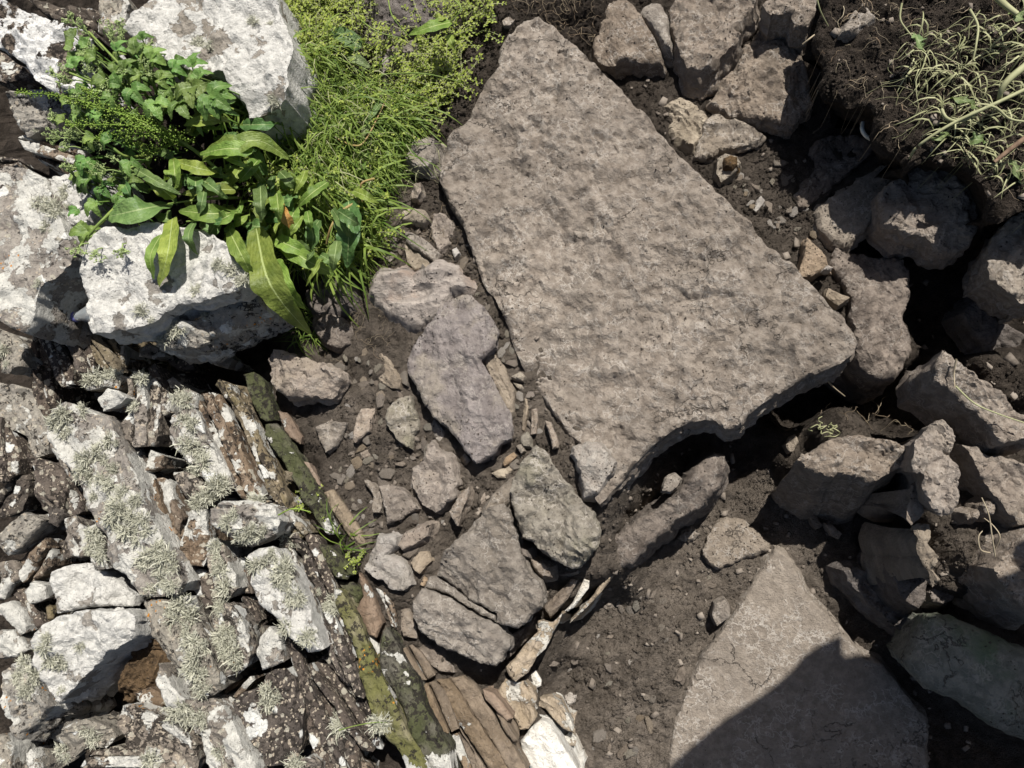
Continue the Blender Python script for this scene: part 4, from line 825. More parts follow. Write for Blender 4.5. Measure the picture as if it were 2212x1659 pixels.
    cc_ = pts_.mean(0); ew_, ev_ = np.linalg.eigh(np.cov((pts_ - cc_).T)); asp = math.sqrt(ew_[1] / max(ew_[0], 1e-6)); wid = 3.0 * math.sqrt(ew_[0])
    if m_ in ('ld', 'lb', 'gold', 'ld2', 'lm', 'tan2') and asp > 1.9 and wid > 26 and ew_[1] > 600:   # slates on edge: thin leaves side by side
        n_ = 3 if wid > 62 else 2; nv = ev_[:, 0]; s0 = (pts_ - cc_) @ nv; cuts = np.linspace(s0.min(), s0.max(), n_ + 1)
        for k_ in range(n_):
            pp = clip(clip(pts_, cc_, nv, cuts[k_] + RNG.uniform(-2, 2) + (.8 if k_ else -9)), cc_, -nv, -(cuts[k_ + 1] - (.8 if k_ < n_ - 1 else -9)))
            if len(pp) > 3: WS(m_, zz_ + (RNG.uniform(-.022, .008) if k_ != n_ // 2 else 0), th_, 'W', pp, **kw)
    else:
        WS(m_, zz_, th_, t_[3], ' '.join(t_[4:]), **kw)
# two big tilted stones with a clear side face
WS('lw2', .10, .2, 'G', '200 860 260 770 340 700 440 670 560 650 700 650 800 660 870 690 880 760 860 830 760 900 680 930 620 1000 540 1080 460 1150 400 1210 340 1280 290 1190 250 1080 220 980 200 920', style='crust', flare=.0, shift=(.0, -.02), tilt=(-.1, .1), relief=.9)
WS('lg', .08, .2, 'G', '-40 1060 100 960 170 980 220 1080 270 1180 310 1270 250 1330 180 1420 120 1500 60 1440 20 1340 -40 1260', style='crust', flare=.05, shift=(.01, -.04), relief=1.2)
# ---------------------------------------------------------------- ribbons, tubes, leaves
class MB:
    def __init__(s): s.v = []; s.f = []; s.tone = []; s.uv = []; s.n = 0
    def add(s, v, f, tone=.5, uv=None):
        s.v.append(np.asarray(v, float)); s.f.append(np.asarray(f, int) + s.n); s.n += len(v)
        s.tone.append(np.full(len(v), tone)); s.uv.append(np.zeros((len(v), 2)) if uv is None else np.asarray(uv))
    def build(s, name, mat, parent=None, org=(0, 0, 0), smooth=True):
        v = np.concatenate(s.v) - np.array(org)
        tri = []
        for f in s.f: tri.append(f if f.shape[1] == 3 else np.concatenate([f[:, [0, 1, 2]], f[:, [0, 2, 3]]]))
        me = mesh_np(name, v, np.concatenate(tri), smooth=smooth)
        me.attributes.new('tone', 'FLOAT', 'POINT').data.foreach_set('value', np.concatenate(s.tone).astype(np.float32))
        ul = me.uv_layers.new(name='UVMap'); uv = np.concatenate(s.uv)
        li = np.empty(len(me.loops), np.int32); me.loops.foreach_get('vertex_index', li)
        ul.data.foreach_set('uv', uv[li].astype(np.float32).ravel())
        return link(name, me, mat, parent, Vector(org) - (parent.location if parent is not None else Vector()))

def curve(p, n):
    """smooth line through the points"""
    p = np.asarray(p, float); m = len(p); t = np.linspace(0, m - 1, n); i = np.clip(t.astype(int), 0, m - 2); u = (t - i)[:, None]
    g = lambda k: p[np.clip(k, 0, m - 1)]
    a, b, c, d = g(i - 1), g(i), g(i + 1), g(i + 2)
    return .5 * (2 * b + (c - a) * u + (2 * a - 5 * b + 4 * c - d) * u ** 2 + (3 * b - a - 3 * c + d) * u ** 3)

def tube(mb, p, r0, r1=None, sides=4, tone=.5):
    p = np.asarray(p, float); n = len(p); r1 = r0 if r1 is None else r1
    t = np.gradient(p, axis=0); t /= np.maximum(np.linalg.norm(t, axis=1, keepdims=True), 1e-9)
    up = np.where(np.abs(t[:, 2:3]) > .9, [[1., 0, 0]], [[0., 0, 1]]); a = np.cross(t, up); a /= np.maximum(np.linalg.norm(a, axis=1, keepdims=True), 1e-9); b = np.cross(a, t)
    r = np.linspace(r0, r1, n)[:, None]; V = []
    for k in range(sides):
        an = 6.28318 * k / sides; V.append(p + r * (a * math.cos(an) + b * math.sin(an)))
    V = np.stack(V, 1).reshape(-1, 3)
    i = np.arange(n - 1)[:, None] * sides; k = np.arange(sides)[None]; k2 = (k + 1) % sides
    F = np.stack([i + k, i + k2, i + sides + k2, i + sides + k], -1).reshape(-1, 4)
    mb.add(V, F, tone)

def ribbon(mb, p, w0, tone=.5, side=None, tip=.1, fold=0.):
    p = np.asarray(p, float); n = len(p); t = np.gradient(p, axis=0)
    if side is None: side = np.cross(t, [0, 0, 1.]); 
    side = side / np.maximum(np.linalg.norm(side, axis=1, keepdims=True), 1e-9)
    u = np.linspace(0, 1, n)[:, None]; w = w0 * .5 * (1 - u ** 2.2 * (1 - tip))
    V = np.concatenate([p - side * w, p + side * w]); i = np.arange(n - 1)
    mb.add(V, np.stack([i, i + 1, i + 1 + n, i + n], 1), tone)

def leaf_grid(mb, line, width, wav=.12, fold=.15, roll=0., prof='dock', nv=9, serr=0., rg=None, ncurl=3.2):
    """a leaf blade along a line of points: midrib, raised or drooping halves, wavy margins"""
    rg = rg or RNG; n = 28; p = curve(line, n)
    t = np.gradient(p, axis=0); t /= np.maximum(np.linalg.norm(t, axis=1, keepdims=True), 1e-9)
    s = np.cross(t, [0, 0, 1.]); s /= np.maximum(np.linalg.norm(s, axis=1, keepdims=True), 1e-9); nn = np.cross(s, t)
    s, nn = s * math.cos(roll) + nn * math.sin(roll), nn * math.cos(roll) - s * math.sin(roll)
    u = np.linspace(0, 1, n)
    if prof == 'dock': wd = np.sin(np.pi * np.clip(u, .0, 1) ** .72) ** .72 * (1 - .25 * u) + .02 * (1 - u)
    elif prof == 'lance': wd = np.sin(np.pi * u ** .9) ** .85 + .03 * (1 - u)
    else: wd = np.sin(np.pi * u ** .62) ** .8 + .02
    ph = rg.uniform(0, 6.28, 4)
    V = []; UV = []
    for k in np.linspace(-1, 1, nv):
        sg = 0 if k < 0 else 1
        e = 1 + (serr * (((u * 8.0 + .3) % 1.0) - .5) if serr else .07 * np.sin(u * 31 + ph[2 + sg]) + .05 * np.sin(u * 17 + ph[sg])) * abs(k)
        off = k * wd * width * .5 * e
        zz = fold * abs(off) + wav * width * .5 * abs(k) ** 2 * np.sin(u * 2 * np.pi * ncurl + ph[sg] + k) * np.sin(np.pi * u) + wav * .35 * width * abs(k) ** 2 * np.sin(u * 17 + ph[2 + sg])
        V.append(p + s * off[:, None] + nn * zz[:, None]); UV.append(np.stack([np.full(n, .5 + k * .5), u], 1))
    V = np.stack(V, 1).reshape(-1, 3); UV = np.stack(UV, 1).reshape(-1, 2)
    i = np.arange(n - 1)[:, None] * nv; k = np.arange(nv - 1)[None]
    mb.add(V, np.stack([i + k, i + k + 1, i + nv + k + 1, i + nv + k], -1).reshape(-1, 4), .5, UV)

OCT = np.array([[1, 0, 0], [-1, 0, 0], [0, 1, 0], [0, -1, 0], [0, 0, 1], [0, 0, -1]], float)
OCF = np.array([[0, 2, 4], [2, 1, 4], [1, 3, 4], [3, 0, 4], [2, 0, 5], [1, 2, 5], [3, 1, 5], [0, 3, 5]])
def blobs(mb, c, r, tone):
    """many small lumps at once"""
    c = np.asarray(c, float); m = len(c); r = np.broadcast_to(np.asarray(r, float), (m,))
    V = (OCT[None] * RNG.uniform(.5, 1.4, (m, 6, 3)) * RNG.uniform(.6, 1.2, (m, 1, 3)) * r[:, None, None] + RNG.uniform(-.2, .2, (m, 6, 3)) * r[:, None, None] + c[:, None]).reshape(-1, 3)
    F = (OCF[None] + 6 * np.arange(m)[:, None, None]).reshape(-1, 3)
    mb.add(V, F); mb.tone[-1] = np.repeat(np.broadcast_to(tone, (m,)), 6)

# ---- lichen tufts: parts of the stones they grow on
def tuft_mesh(seed, n=95):
    rg = np.random.default_rng(seed); mb = MB()
    for k in range(n):
        a = rg.uniform(0, 6.283); el = rg.uniform(.15, 1.3); L = rg.uniform(.6, 1.1)
        d = np.array([math.cos(a) * math.cos(el), math.sin(a) * math.cos(el), math.sin(el)])
        p0 = rg.uniform(-.25, .25, 3) * [1, 1, 0]; bend = rg.uniform(-.35, .35, 3) + [0, 0, -.25]
        p = curve([p0, p0 + d * L * .5 + bend * .1, p0 + d * L + bend * .4], 4)
        sd = rg.normal(size=3); ribbon(mb, p, rg.uniform(.07, .12), rg.uniform(0, 1), np.broadcast_to(np.cross(d, sd), (4, 3)), .5)
        q_ = p[2]; ribbon(mb, curve([q_, q_ + (d + rg.uniform(-.7, .7, 3)) * .25, q_ + (d + rg.uniform(-.8, .8, 3)) * .42], 3), .09, rg.uniform(0, 1), np.broadcast_to(np.cross(d, sd), (3, 3)), .5)
    o = mb.build('lichen_tuft', M['lichen']); me = o.data; bpy.data.objects.remove(o); return me
TUFTS = [tuft_mesh(300 + k) for k in range(6)]
def top_at(x, y):
    best = None
    for o, ol, tp, z in STONES:
        if x < ol[:, 0].min() or x > ol[:, 0].max() or y < ol[:, 1].min() or y > ol[:, 1].max(): continue
        _, ins = polydist(np.array([[x, y]]), ol)
        if not ins[0]: continue
        zt = tp[((tp[:, :2] - [x, y]) ** 2).sum(1).argmin(), 2]
        if best is None or zt > best[1]: best = (o, zt)
    return best
def pick(tile, x, y):
    """the stone seen at a picture point"""
    px = pix(tile, [(x, y)]); zg = .08
    for it in range(4):
        p = place(px, zg)[0]; b = top_at(p[0], p[1])
        if b is None: return None
        zg = b[1]
    return b[0], Vector((p[0], p[1], zg))
def add_tuft(tile, x, y, rad):
    b = pick(tile, x, y)
    if b is None: return
    o, p = b; r = rad * TS / 1000.
    t = link('lichen_tuft', random.choice(TUFTS), None, o)
    mw = Matrix.Translation(o.location + (o.parent.location if o.parent else Vector())) @ Matrix.Rotation(o.rotation_euler[2], 4, 'Z')
    t.location = mw.inverted() @ (p - Vector((0, 0, .002)))
    t.rotation_euler = (random.uniform(-.25, .25), random.uniform(-.25, .25), random.uniform(0, 6.28)); t.scale = (r, r, r * random.uniform(.5, .8))
for tile, s_ in (('D', """560 830 50 620 800 50 680 790 45 740 790 40 500 930 60 440 970 60 520 1010 50 380 1030 50 350 1090 55 420 1070 50 330 1150 40 400 1160 50 560 960 55 590 1010 45
900 810 45 840 990 40 1130 930 55 1180 950 50 1210 1000 50 1160 1080 55 1220 1110 45 1180 1220 60 1100 1270 55 1240 1260 60 1050 1310 50 1160 1330 60 1280 1340 60 1340 1210 45 1240 1390 55 1370 1480 60 1430 1500 50 1320 1560 60 1260 1590 55 1410 1600 50
700 1200 50 600 1280 50 760 1220 45 540 1320 55 500 1400 50 560 1430 55 650 1330 45 720 1380 45 640 1450 45 870 1470 45 700 1500 50 780 1530 45 600 1560 45 560 1600 50 730 1590 50 850 1580 40 1690 1590 50
20 640 45 30 560 40 30 760 50 200 470 35 80 30 50 260 320 30 240 210 35 1390 100 45 1470 130 40 1530 200 45 900 390 40 880 510 45 720 520 45 1020 450 45 960 470 40 1180 360 35 1330 310 40 390 1520 30 930 1340 40 1290 1480 40"""),
                 ('G', """740 30 55 820 60 50 700 90 50 900 90 45 790 160 55 870 200 50 930 160 40 980 290 60 1050 330 60 920 340 55 1100 380 50 1000 400 50 740 430 65 820 470 60 880 560 55 720 390 50 1030 470 55 1090 510 50 960 530 45
1150 640 65 1200 700 60 1100 710 55 1240 620 50 1340 650 65 1400 640 50 1150 780 50 1210 870 60 1280 900 50 1230 960 50 1210 1030 60 1250 1080 50 1180 1130 50 1100 1300 60 1180 1330 60 1260 1340 55 1150 1270 45 1270 1170 50
600 180 55 620 240 50 640 310 45 580 280 45 1360 260 50 1380 330 45 1330 440 45 1420 520 60 1390 400 50 1440 570 50 1460 470 45 1540 350 60 1570 420 50 1560 490 55 1610 380 45 1800 370 55 1790 430 60 1830 520 45 1760 460 50 1840 590 50 1870 570 45 1790 330 40
1430 790 60 1390 840 55 1450 870 60 1480 940 55 1500 1000 50 1420 900 50 1530 750 40 1360 170 45 1440 110 45 1530 190 50 1580 160 45 1630 180 50 1480 60 40 1810 230 50 1830 300 35 1940 840 50 1690 710 45 1750 740 55 1800 770 45 1700 1180 60 1690 1250 60 1740 1220 45
270 860 65 300 800 50 350 960 45 290 980 50 380 1000 45 440 1290 60 480 1240 50 500 890 35 420 1200 40 150 1000 50 200 1080 60 180 1150 55 120 1080 45 60 970 50 20 1000 45 400 1560 55 380 1620 50 960 1600 55 720 1470 50 600 1480 45 560 1420 45 1990 560 35 2100 600 45 30 1560 55 60 1600 50 1860 1640 55 1390 1560 40 2150 1420 45 220 1640 40"""),
                 ('A', "240 1290 55 330 1300 50 350 1350 45 60 1620 55 120 1390 35 280 1430 35 410 1200 35 240 840 45 1070 110 40 1250 280 45 1330 290 40 1640 50 45 1750 140 40 1600 140 35 1740 640 40 410 1240 35"),
                 ('H', '40 610 50 60 650 45 100 1390 60 330 1370 55 380 1390 50 290 1370 45')):
    a_ = np.array([float(x) for x in s_.split()]).reshape(-1, 3)
    for x, y, r in a_:
        add_tuft(tile, x, y, r * 1.3)
        add_tuft(tile, x + random.uniform(-45, 45), y + random.uniform(-45, 45), r * random.uniform(.6, 1.0))

# ---------------------------------------------------------------- dock plants
def L3(tile, *xyz): return [np.array(P(tile, x, y, z)) for x, y, z in xyz]
dock = empty('dock_plant', P('A', 1500, 1150, .0)); tag(dock, 'sprawling dock plant with long wavy leaves and seed stalks over white stones', 'plant')
def dock_leaf(tile, pts, width, mat='dock', parent=dock, prof='dock', wav=.10, fold=.18, roll=0., stem=None):
    mb = MB(); line = L3(tile, *pts); leaf_grid(mb, line, width * TS / 1000 * .98, wav, fold, roll, prof)
    o = mb.build('leaf', M[mat], parent, tuple(line[0]))
    return o
for a in (('A', ((1060, 1290, .17), (860, 1330, .24), (660, 1375, .20)), 235, 'dockd'),
          ('A', ((1090, 1380, .2), (1060, 1600, .26), (1005, 1815, .21)), 150, 'dock'),
          ('A', ((1020, 1480, .22), (950, 1620, .25), (975, 1765, .22)), 90, 'dock'),
          ('D', ((1620, -140, .16), (1680, 150, .21), (1790, 340, .17), (1965, 535, .06)), 235, 'dock'),
          ('D', ((1740, 60, .14), (1800, 230, .17), (1925, 375, .1)), 140, 'dock'),
          ('D', ((1450, -120, .2), (1520, 20, .24), (1595, 168, .2)), 120, 'dock'),
          ('D', ((1760, -60, .12), (1930, 60, .16), (2125, 160, .08)), 125, 'dock'),
          ('B', ((150, 1270, .06), (150, 1480, .1), (140, 1690, .05)), 205, 'dockd'),
          ('A', ((1280, 990, .2), (1440, 930, .25), (1640, 890, .24), (1835, 1010, .18)), 160, 'dock'),
          ('A', ((1600, 950, .24), (1430, 940, .26), (1260, 975, .22)), 120, 'dock'),
          ('A', ((1490, 1200, .18), (1320, 1200, .22), (1150, 1228, .2)), 105, 'dock'),
          ('A', ((850, 1065, .22), (980, 1140, .25), (1145, 1230, .22)), 75, 'dockd'),
          ('A', ((1520, 1340, .15), (1330, 1350, .22), (1130, 1330, .2)), 165, 'dock'),
          ('A', ((1930, 1075, .1), (1900, 1150, .13), (1840, 1235, .1)), 85, 'dock'),
          ('A', ((2070, 1150, .1), (1960, 1230, .13), (1865, 1325, .1)), 95, 'dock'),
          ('A', ((1650, 1430, .13), (1600, 1490, .16), (1540, 1565, .13)), 115, 'dockd'),
          ('A', ((1740, 1510, .14), (1850, 1560, .17), (2055, 1655, .1)), 110, 'dock'),
          ('A', ((1500, 1500, .2), (1500, 1600, .22), (1560, 1700, .18)), 100, 'dock'),
          ('A', ((1700, 1240, .12), (1640, 1330, .15), (1680, 1450, .13)), 90, 'dock'),
          ('A', ((1960, 1420, .1), (1980, 1500, .13), (1960, 1600, .1)), 110, 'dockd'),
          ('B', ((180, 1205, .07), (260, 1240, .1), (345, 1285, .06)), 75, 'dock'),
          ('A', ((1230, 1400, .2), (1190, 1500, .24), (1250, 1610, .2)), 85, 'dockd'),
          ('A', ((1450, 760, .2), (1290, 760, .25), (1160, 790, .22)), 110, 'dock'),
          ('A', ((1380, 1090, .18), (1240, 1060, .23), (1080, 1010, .2)), 110, 'dock'),
          ('A', ((1150, 1130, .18), (1080, 1180, .2), (1120, 1300, .17)), 95, 'dockd')):
    dock_leaf(*a)
mbx = None
o_ = dock_leaf('A', ((1750, 1290, .16), (1800, 1370, .18), (1875, 1465, .14)), 95, 'dead'); o_['label'] = 'withered orange leaf'
rg = np.random.default_rng(5)
for k in range(60):      # crowded curled leaves in the heart of the plant
    x = rg.uniform(700, 1750); y = rg.uniform(780, 1450)
    if x < 950 and y > 1200: continue
    a = rg.uniform(0, 6.28); L = rg.uniform(120, 280); z = rg.uniform(.05, .2)
    dock_leaf('A', ((x, y, z), (x + math.cos(a) * L * .5, y + math.sin(a) * L * .5, z + .04), (x + math.cos(a) * L, y + math.sin(a) * L, z + rg.uniform(-.04, .02))), rg.uniform(55, 115), rg.choice(['dock', 'dockd', 'dockd']), prof=rg.choice(['dock', 'lance']), wav=.28, fold=.3, roll=rg.uniform(-.6, .6))
for k in range(44):      # leaves lying in the grass
    x = rg.uniform(1450, 2150); y = rg.uniform(1050, 1650)
    if x > 1950 and y < 1100: continue
    a = rg.uniform(.3, 2.6); L = rg.uniform(110, 230); z = rg.uniform(.08, .15)
    dock_leaf('A', ((x, y, z), (x + math.cos(a) * L * .5, y + math.sin(a) * L * .5, z + .03), (x + math.cos(a) * L, y + math.sin(a) * L, z)), rg.uniform(50, 95), rg.choice(['dock', 'dockd']), prof=rg.choice(['dock', 'lance']), wav=.15, roll=rg.uniform(-.4, .4))
def stalk(tile, pts, r, mat='stem', parent=dock, name='stalk'):
    mb = MB(); p = curve(L3(tile, *pts), 14); tube(mb, p, r, r * .6, 6); return mb.build(name, M[mat], parent, tuple(p[0]))
def seed_stalk(tile, pts, r, dens=260):
    p = curve(L3(tile, *pts), 40); mb = MB(); tube(mb, p, .0028, .001, 5, .3)
    c = []; 
    for k in range(dens):
        t = RNG.uniform(0.02, 1); i = t * 39; i0 = int(min(i, 38)); b = p[i0] + (p[i0 + 1] - p[i0]) * (i - i0)
        whorl = .45 + .55 * abs(math.sin(t * 38))
        c.append(b + RNG.normal(size=3) * r * whorl * (1.1 - .7 * t))
    blobs(mb, c, RNG.uniform(.001, .0034, dens), RNG.uniform(0, 1, dens))
    return mb.build('seed_stalk', M['seed'], dock, tuple(p[0]))
for a in (('A', ((1000, 800, .16), (800, 730, .24), (560, 650, .28), (330, 600, .28), (100, 585, .27)), .011, 420), ('A', ((1150, 880, .17), (960, 790, .25), (700, 700, .28), (430, 640, .27)), .014, 520),
          ('A', ((1160, 900, .17), (1000, 830, .25), (760, 790, .28), (420, 790, .26)), .014, 520), ('A', ((1130, 890, .2), (950, 850, .25), (720, 850, .26), (540, 900, .25)), .012, 380),
          ('A', ((900, 800, .2), (720, 690, .27), (600, 600, .28), (520, 560, .28)), .011, 300), ('A', ((1100, 900, .18), (950, 950, .22), (800, 880, .24)), .012, 260)):
    seed_stalk(a[0], a[1], a[2], a[3])
for a in (('A', ((1500, 1190, .1), (1200, 930, .18), (870, 770, .24)), .005), ('A', ((1500, 1250, .1), (1280, 1260, .17), (1050, 1290, .18)), .0035), ('A', ((1550, 1330, .08), (1350, 1380, .2), (1180, 1400, .2)), .0035),
          ('A', ((960, 985, .18), (830, 1060, .2), (700, 1110, .2)), .004), ('A', ((700, 1350, .2), (640, 1410, .2), (560, 1480, .2)), .004)):
    stalk(*a)
stalk('B', ((235, 1265, .05), (110, 1330, .08), (40, 1430, .09), (10, 1540, .06)), .004, 'rstem'); stalk('B', ((310, 1130, .06), (230, 1160, .09), (235, 1240, .06)), .003, 'rstem')
stalk('B', ((50, 860, .05), (180, 920, .08), (260, 880, .08), (380, 640, .06)), .003, 'rstem')

# ---------------------------------------------------------------- lobed-leaf plant with flower heads
cel = empty('wild_celery_plant', P('A', 950, 800, .0)); tag(cel, 'glossy lobed-leaf plant with pale flower heads in front of the white boulder', 'plant')
def cel_leaf(tile, x, y, z, a, size, n=3, mat='celery'):
    mb = MB(); c = np.array(P(tile, x, y, z)); S_ = size * TS / 1000; tl = RNG.uniform(-.2, .2)
    for k in range(n):
        da = (k - (n - 1) / 2) * (.95 if n == 3 else .62); an = a + da; L = S_ * (1 if k == (n - 1) // 2 else .86)
        d = np.array([math.cos(an), math.sin(an), tl + RNG.uniform(-.1, .15)])
        line = [c, c + d * L * .5 + [0, 0, .006], c + d * L - [0, 0, .008 + .006 * abs(da)]]
        leaf_grid(mb, line, L * .58, .05, .22, RNG.uniform(-.25, .25), 'ovate', 7, serr=.28)
    mb2 = None
    tube(mb, curve([c, c - np.array([math.cos(a), math.sin(a), 0]) * S_ * .5 - [0, 0, .03], c - np.array([math.cos(a), math.sin(a), 0]) * S_ - [0, 0, .07]], 6), .0016, .002, 5)
    return mb.build('leaf', M[mat], cel, tuple(c))
for x, y, z, a, s_, n in ((1215, 550, .28, -1.4, 160, 5), (1320, 600, .28, -.6, 175, 5), (1250, 490, .28, 1.5, 110, 3), (980, 640, .28, -1.2, 140, 3), (1130, 640, .27, -1.0, 150, 3), (950, 370, .28, .6, 120, 3), (1090, 430, .28, .5, 110, 3),
                          (860, 330, .28, 1.6, 110, 3), (740, 320, .28, .8, 100, 3), (600, 360, .28, 2.8, 110, 3), (470, 420, .28, 1.8, 110, 3), (470, 230, .27, 2.4, 110, 3), (660, 500, .28, 3.4, 120, 3), (760, 540, .28, 2.2, 110, 3), (830, 560, .28, -.9, 130, 3),
                          (550, 560, .26, 3.2, 110, 3), (700, 610, .28, -2.2, 120, 3), (1000, 500, .27, .2, 110, 3), (880, 470, .26, -2.5, 110, 3), (1060, 560, .26, -2., 110, 3), (590, 870, .26, -2.6, 100, 3), (700, 880, .26, 3., 100, 3), (820, 1020, .27, -1.4, 110, 3),
                          (540, 1000, .24, -1.9, 120, 3), (560, 1130, .22, -2.8, 110, 3), (600, 1280, .22, -2.2, 110, 3), (640, 1180, .2, -.8, 110, 3), (560, 1460, .21, -2.9, 130, 3), (560, 1470, .21, -.4, 90, 3), (470, 1070, .22, -2.6, 60, 3), (640, 720, .27, -2.6, 100, 3), (400, 760, .24, 2.9, 90, 3), (780, 440, .27, .6, 110, 3), (560, 290, .27, 2.6, 100, 3), (900, 250, .28, 1.4, 80, 3)):
    cel_leaf('A', x, y, z, a, s_, n)
for k in range(70):
    x = RNG.uniform(430, 1400); y = RNG.uniform(280, 760)
    if y < 300 + max(0, (x - 900)) * .35: continue
    cel_leaf('A', x, y, RNG.uniform(.16, .26), RNG.uniform(-3.1, 3.1), RNG.uniform(80, 130), 3)
for k in range(26): cel_leaf('A', RNG.uniform(480, 860), RNG.uniform(950, 1330), RNG.uniform(.14, .2), RNG.uniform(-3.1, 3.1), RNG.uniform(70, 120), 3)
def umbel(tile, x, y, z, a, size):
    mb = MB(); c = np.array(P(tile, x, y, z)); S_ = size * TS / 1000; d = np.array([math.cos(a), math.sin(a), .5])
    mid = c - d * S_ * .8; tube(mb, curve([mid - d * S_ * 1.4 + [0, 0, -.02], mid - d * S_ * .6, mid], 5), .0016, .0014, 5, .1)
    for k in range(13):
        e = c + RNG.normal(size=3) * S_ * .45; tube(mb, [mid, (mid + e) / 2 + RNG.normal(size=3) * .001, e], .0006, .0006, 3, .2)
        m = 12; blobs(mb, e + RNG.normal(size=(m, 3)) * S_ * .12, RNG.uniform(.0012, .0024, m), RNG.uniform(.2, 1, m))
    return mb.build('flower_head', M['umbel'], cel, tuple(c))
for x, y, a, s_ in ((740, 230, 1.2, 75), (690, 180, 1.6, 55), (760, 150, 1.5, 45), (520, 165, 2.2, 60), (430, 120, 2.6, 45), (420, 440, 2.9, 70), (400, 510, 3.4, 60), (690, 570, .5, 65), (640, 590, 2.6, 45), (930, 430, .5, 65), (930, 285, 1.2, 50), (320, 455, 2.9, 35), (770, 490, .4, 50),
                     (560, 420, 2.2, 55), (500, 610, 2.8, 65), (430, 860, 3.2, 70), (330, 870, 3.3, 60), (470, 830, 3.0, 60), (600, 930, 3.1, 55), (700, 990, 2.6, 45), (400, 930, 3.4, 45), (420, 1060, 3.3, 40), (620, 1080, 3.4, 55), (480, 1590, -1.7, 45), (600, 1620, -1.4, 45), (770, 1590, -1.2, 50), (560, 310, 2.3, 60), (330, 740, 2.9, 50), (620, 760, 2.8, 50)):
    umbel('A', x, y, .275 if y < 700 else .24, a, s_)
for a in (((1000, 760, .1), (900, 560, .22), (750, 400, .27), (560, 200, .27)), ((980, 780, .1), (860, 620, .24), (640, 540, .27), (440, 460, .28)), ((1020, 760, .1), (980, 560, .22), (890, 400, .27), (920, 290, .28)), ((1000, 800, .1), (1060, 660, .22), (1150, 600, .27), (1290, 560, .27)),
          ((960, 820, .1), (860, 760, .2), (700, 650, .26), (520, 620, .27)), ((950, 980, .14), (800, 990, .22), (690, 920, .25), (560, 860, .25)), ((780, 1260, .15), (680, 1360, .21), (600, 1440, .22), (500, 1560, .21))):
    stalk('A', a, .004, 'stem', cel)

# ---------------------------------------------------------------- grass and small weeds
def inpoly(tile, s): return place(pix(tile, parse(s)), .03)[:, :2]
def scatter(poly, n, rg):
    out = np.zeros((0, 2))
    while len(out) < n:
        g = rg.uniform(poly.min(0), poly.max(0), (n * 2, 2)); _, ins = polydist(g, poly); out = np.concatenate([out, g[ins]])
    return out[:n]
rg = np.random.default_rng(21); mb = MB()
def blades(poly, n, L, ang, spread, w, lift=.07, tone=(0, 1)):
    c = scatter(poly, n, rg); z = surf(c[:, 0], c[:, 1])[0]
    for (x, y), zz in zip(c, z):
        a = ang + rg.normal() * spread; l = L * rg.uniform(.5, 1.3); h = lift * rg.uniform(.4, 1.3); d = np.array([math.cos(a), math.sin(a), 0])
        p0 = np.array([x, y, zz]); k = rg.uniform(-.3, .3); e = np.array([-d[1], d[0], 0]) * k
        p = curve([p0, p0 + d * l * .35 + [0, 0, h], p0 + (d + e * .5) * l * .75 + [0, 0, h * .9], p0 + (d + e) * l + [0, 0, h * rg.uniform(-.1, .6)]], 7)
        ribbon(mb, p, w * rg.uniform(.6, 1.3), rg.uniform(*tone), None, .08)
G1 = inpoly('W', '640 150 690 120 800 170 870 200 900 260 840 330 800 420 720 440 640 400 600 300 620 220')
G2 = inpoly('W', '560 380 700 380 810 420 800 520 730 570 640 560 560 480')
blades(G1, 1700, .08, -1.2, 1.1, .0022); blades(G1, 380, .13, -1.0, 1.3, .004); blades(G2, 800, .08, -1.4, 1.3, .0026); blades(G2, 150, .14, -1.2, 1.2, .006, .09)
blades(inpoly('W', '500 240 640 180 640 300 520 330'), 420, .12, .3, 1.3, .005, .12)
blades(inpoly('W', '200 1400 240 1380 300 1430 260 1480 210 1460'), 70, .05, -1.5, 1.4, .0015, .03, (.6, 1))
blades(inpoly('W', '600 640 660 640 670 720 600 720'), 80, .06, -1.5, 1.6, .002, .03)
blades(inpoly('W', '700 1150 730 1150 740 1200 710 1210'), 14, .08, 1.2, 1.2, .003, .05)
g_ = mb.build('grass', M['grass']); tag(g_, 'long green grass blades between the dock leaves and the slab', 'grass', None, 'stuff')
mb = MB(); blades(G1, 130, .09, -1.1, 1.3, .002, .08); blades(G2, 60, .08, -1.2, 1.4, .002, .08); blades(inpoly('W', '820 330 900 280 960 270 900 350 850 380'), 60, .06, -.8, .9, .0014, .03)
d_ = mb.build('dry_grass', M['straw']); tag(d_, 'thin dead straw blades mixed into the green grass', 'grass', None, 'stuff')
mb = MB(); mbs = MB()
def weeds(poly, n, L, lift, s=.008, zo=.02, ang=None):
    c = scatter(poly, n, rg); z = surf(c[:, 0], c[:, 1])[0]
    for (x, y), zz in zip(c, z):
        a = rg.uniform(0, 6.28) if ang is None else ang + rg.normal() * .7
        p0 = np.array([x, y, zz + zo * rg.uniform(0, 1)]); l = L * rg.uniform(.5, 1.3); d = np.array([math.cos(a), math.sin(a), 0])
        p = curve([p0, p0 + d * l * .4 + [0, 0, lift * rg.uniform(.3, 1)], p0 + d * l + rg.normal(size=3) * .01 + [0, 0, lift * rg.uniform(.3, 1.2)]], 8)
        tube(mbs, p, .0011, .0007, 3, rg.uniform(.3, 1))
        for k in range(1, 8):
            for sg in (-1, 1):
                an = a + sg * rg.uniform(.6, 1.3); q0 = p[k]; sz = s * rg.uniform(.5, 1.2); dd = np.array([math.cos(an), math.sin(an), rg.uniform(-.2, .5)]); sd = np.array([-dd[1], dd[0], rg.uniform(-.4, .4)])
                mb.add([q0, q0 + dd * sz * .5 + sd * sz * .33, q0 + dd * sz, q0 + dd * sz * .5 - sd * sz * .33], [[0, 1, 2, 3]], rg.uniform(0, 1))
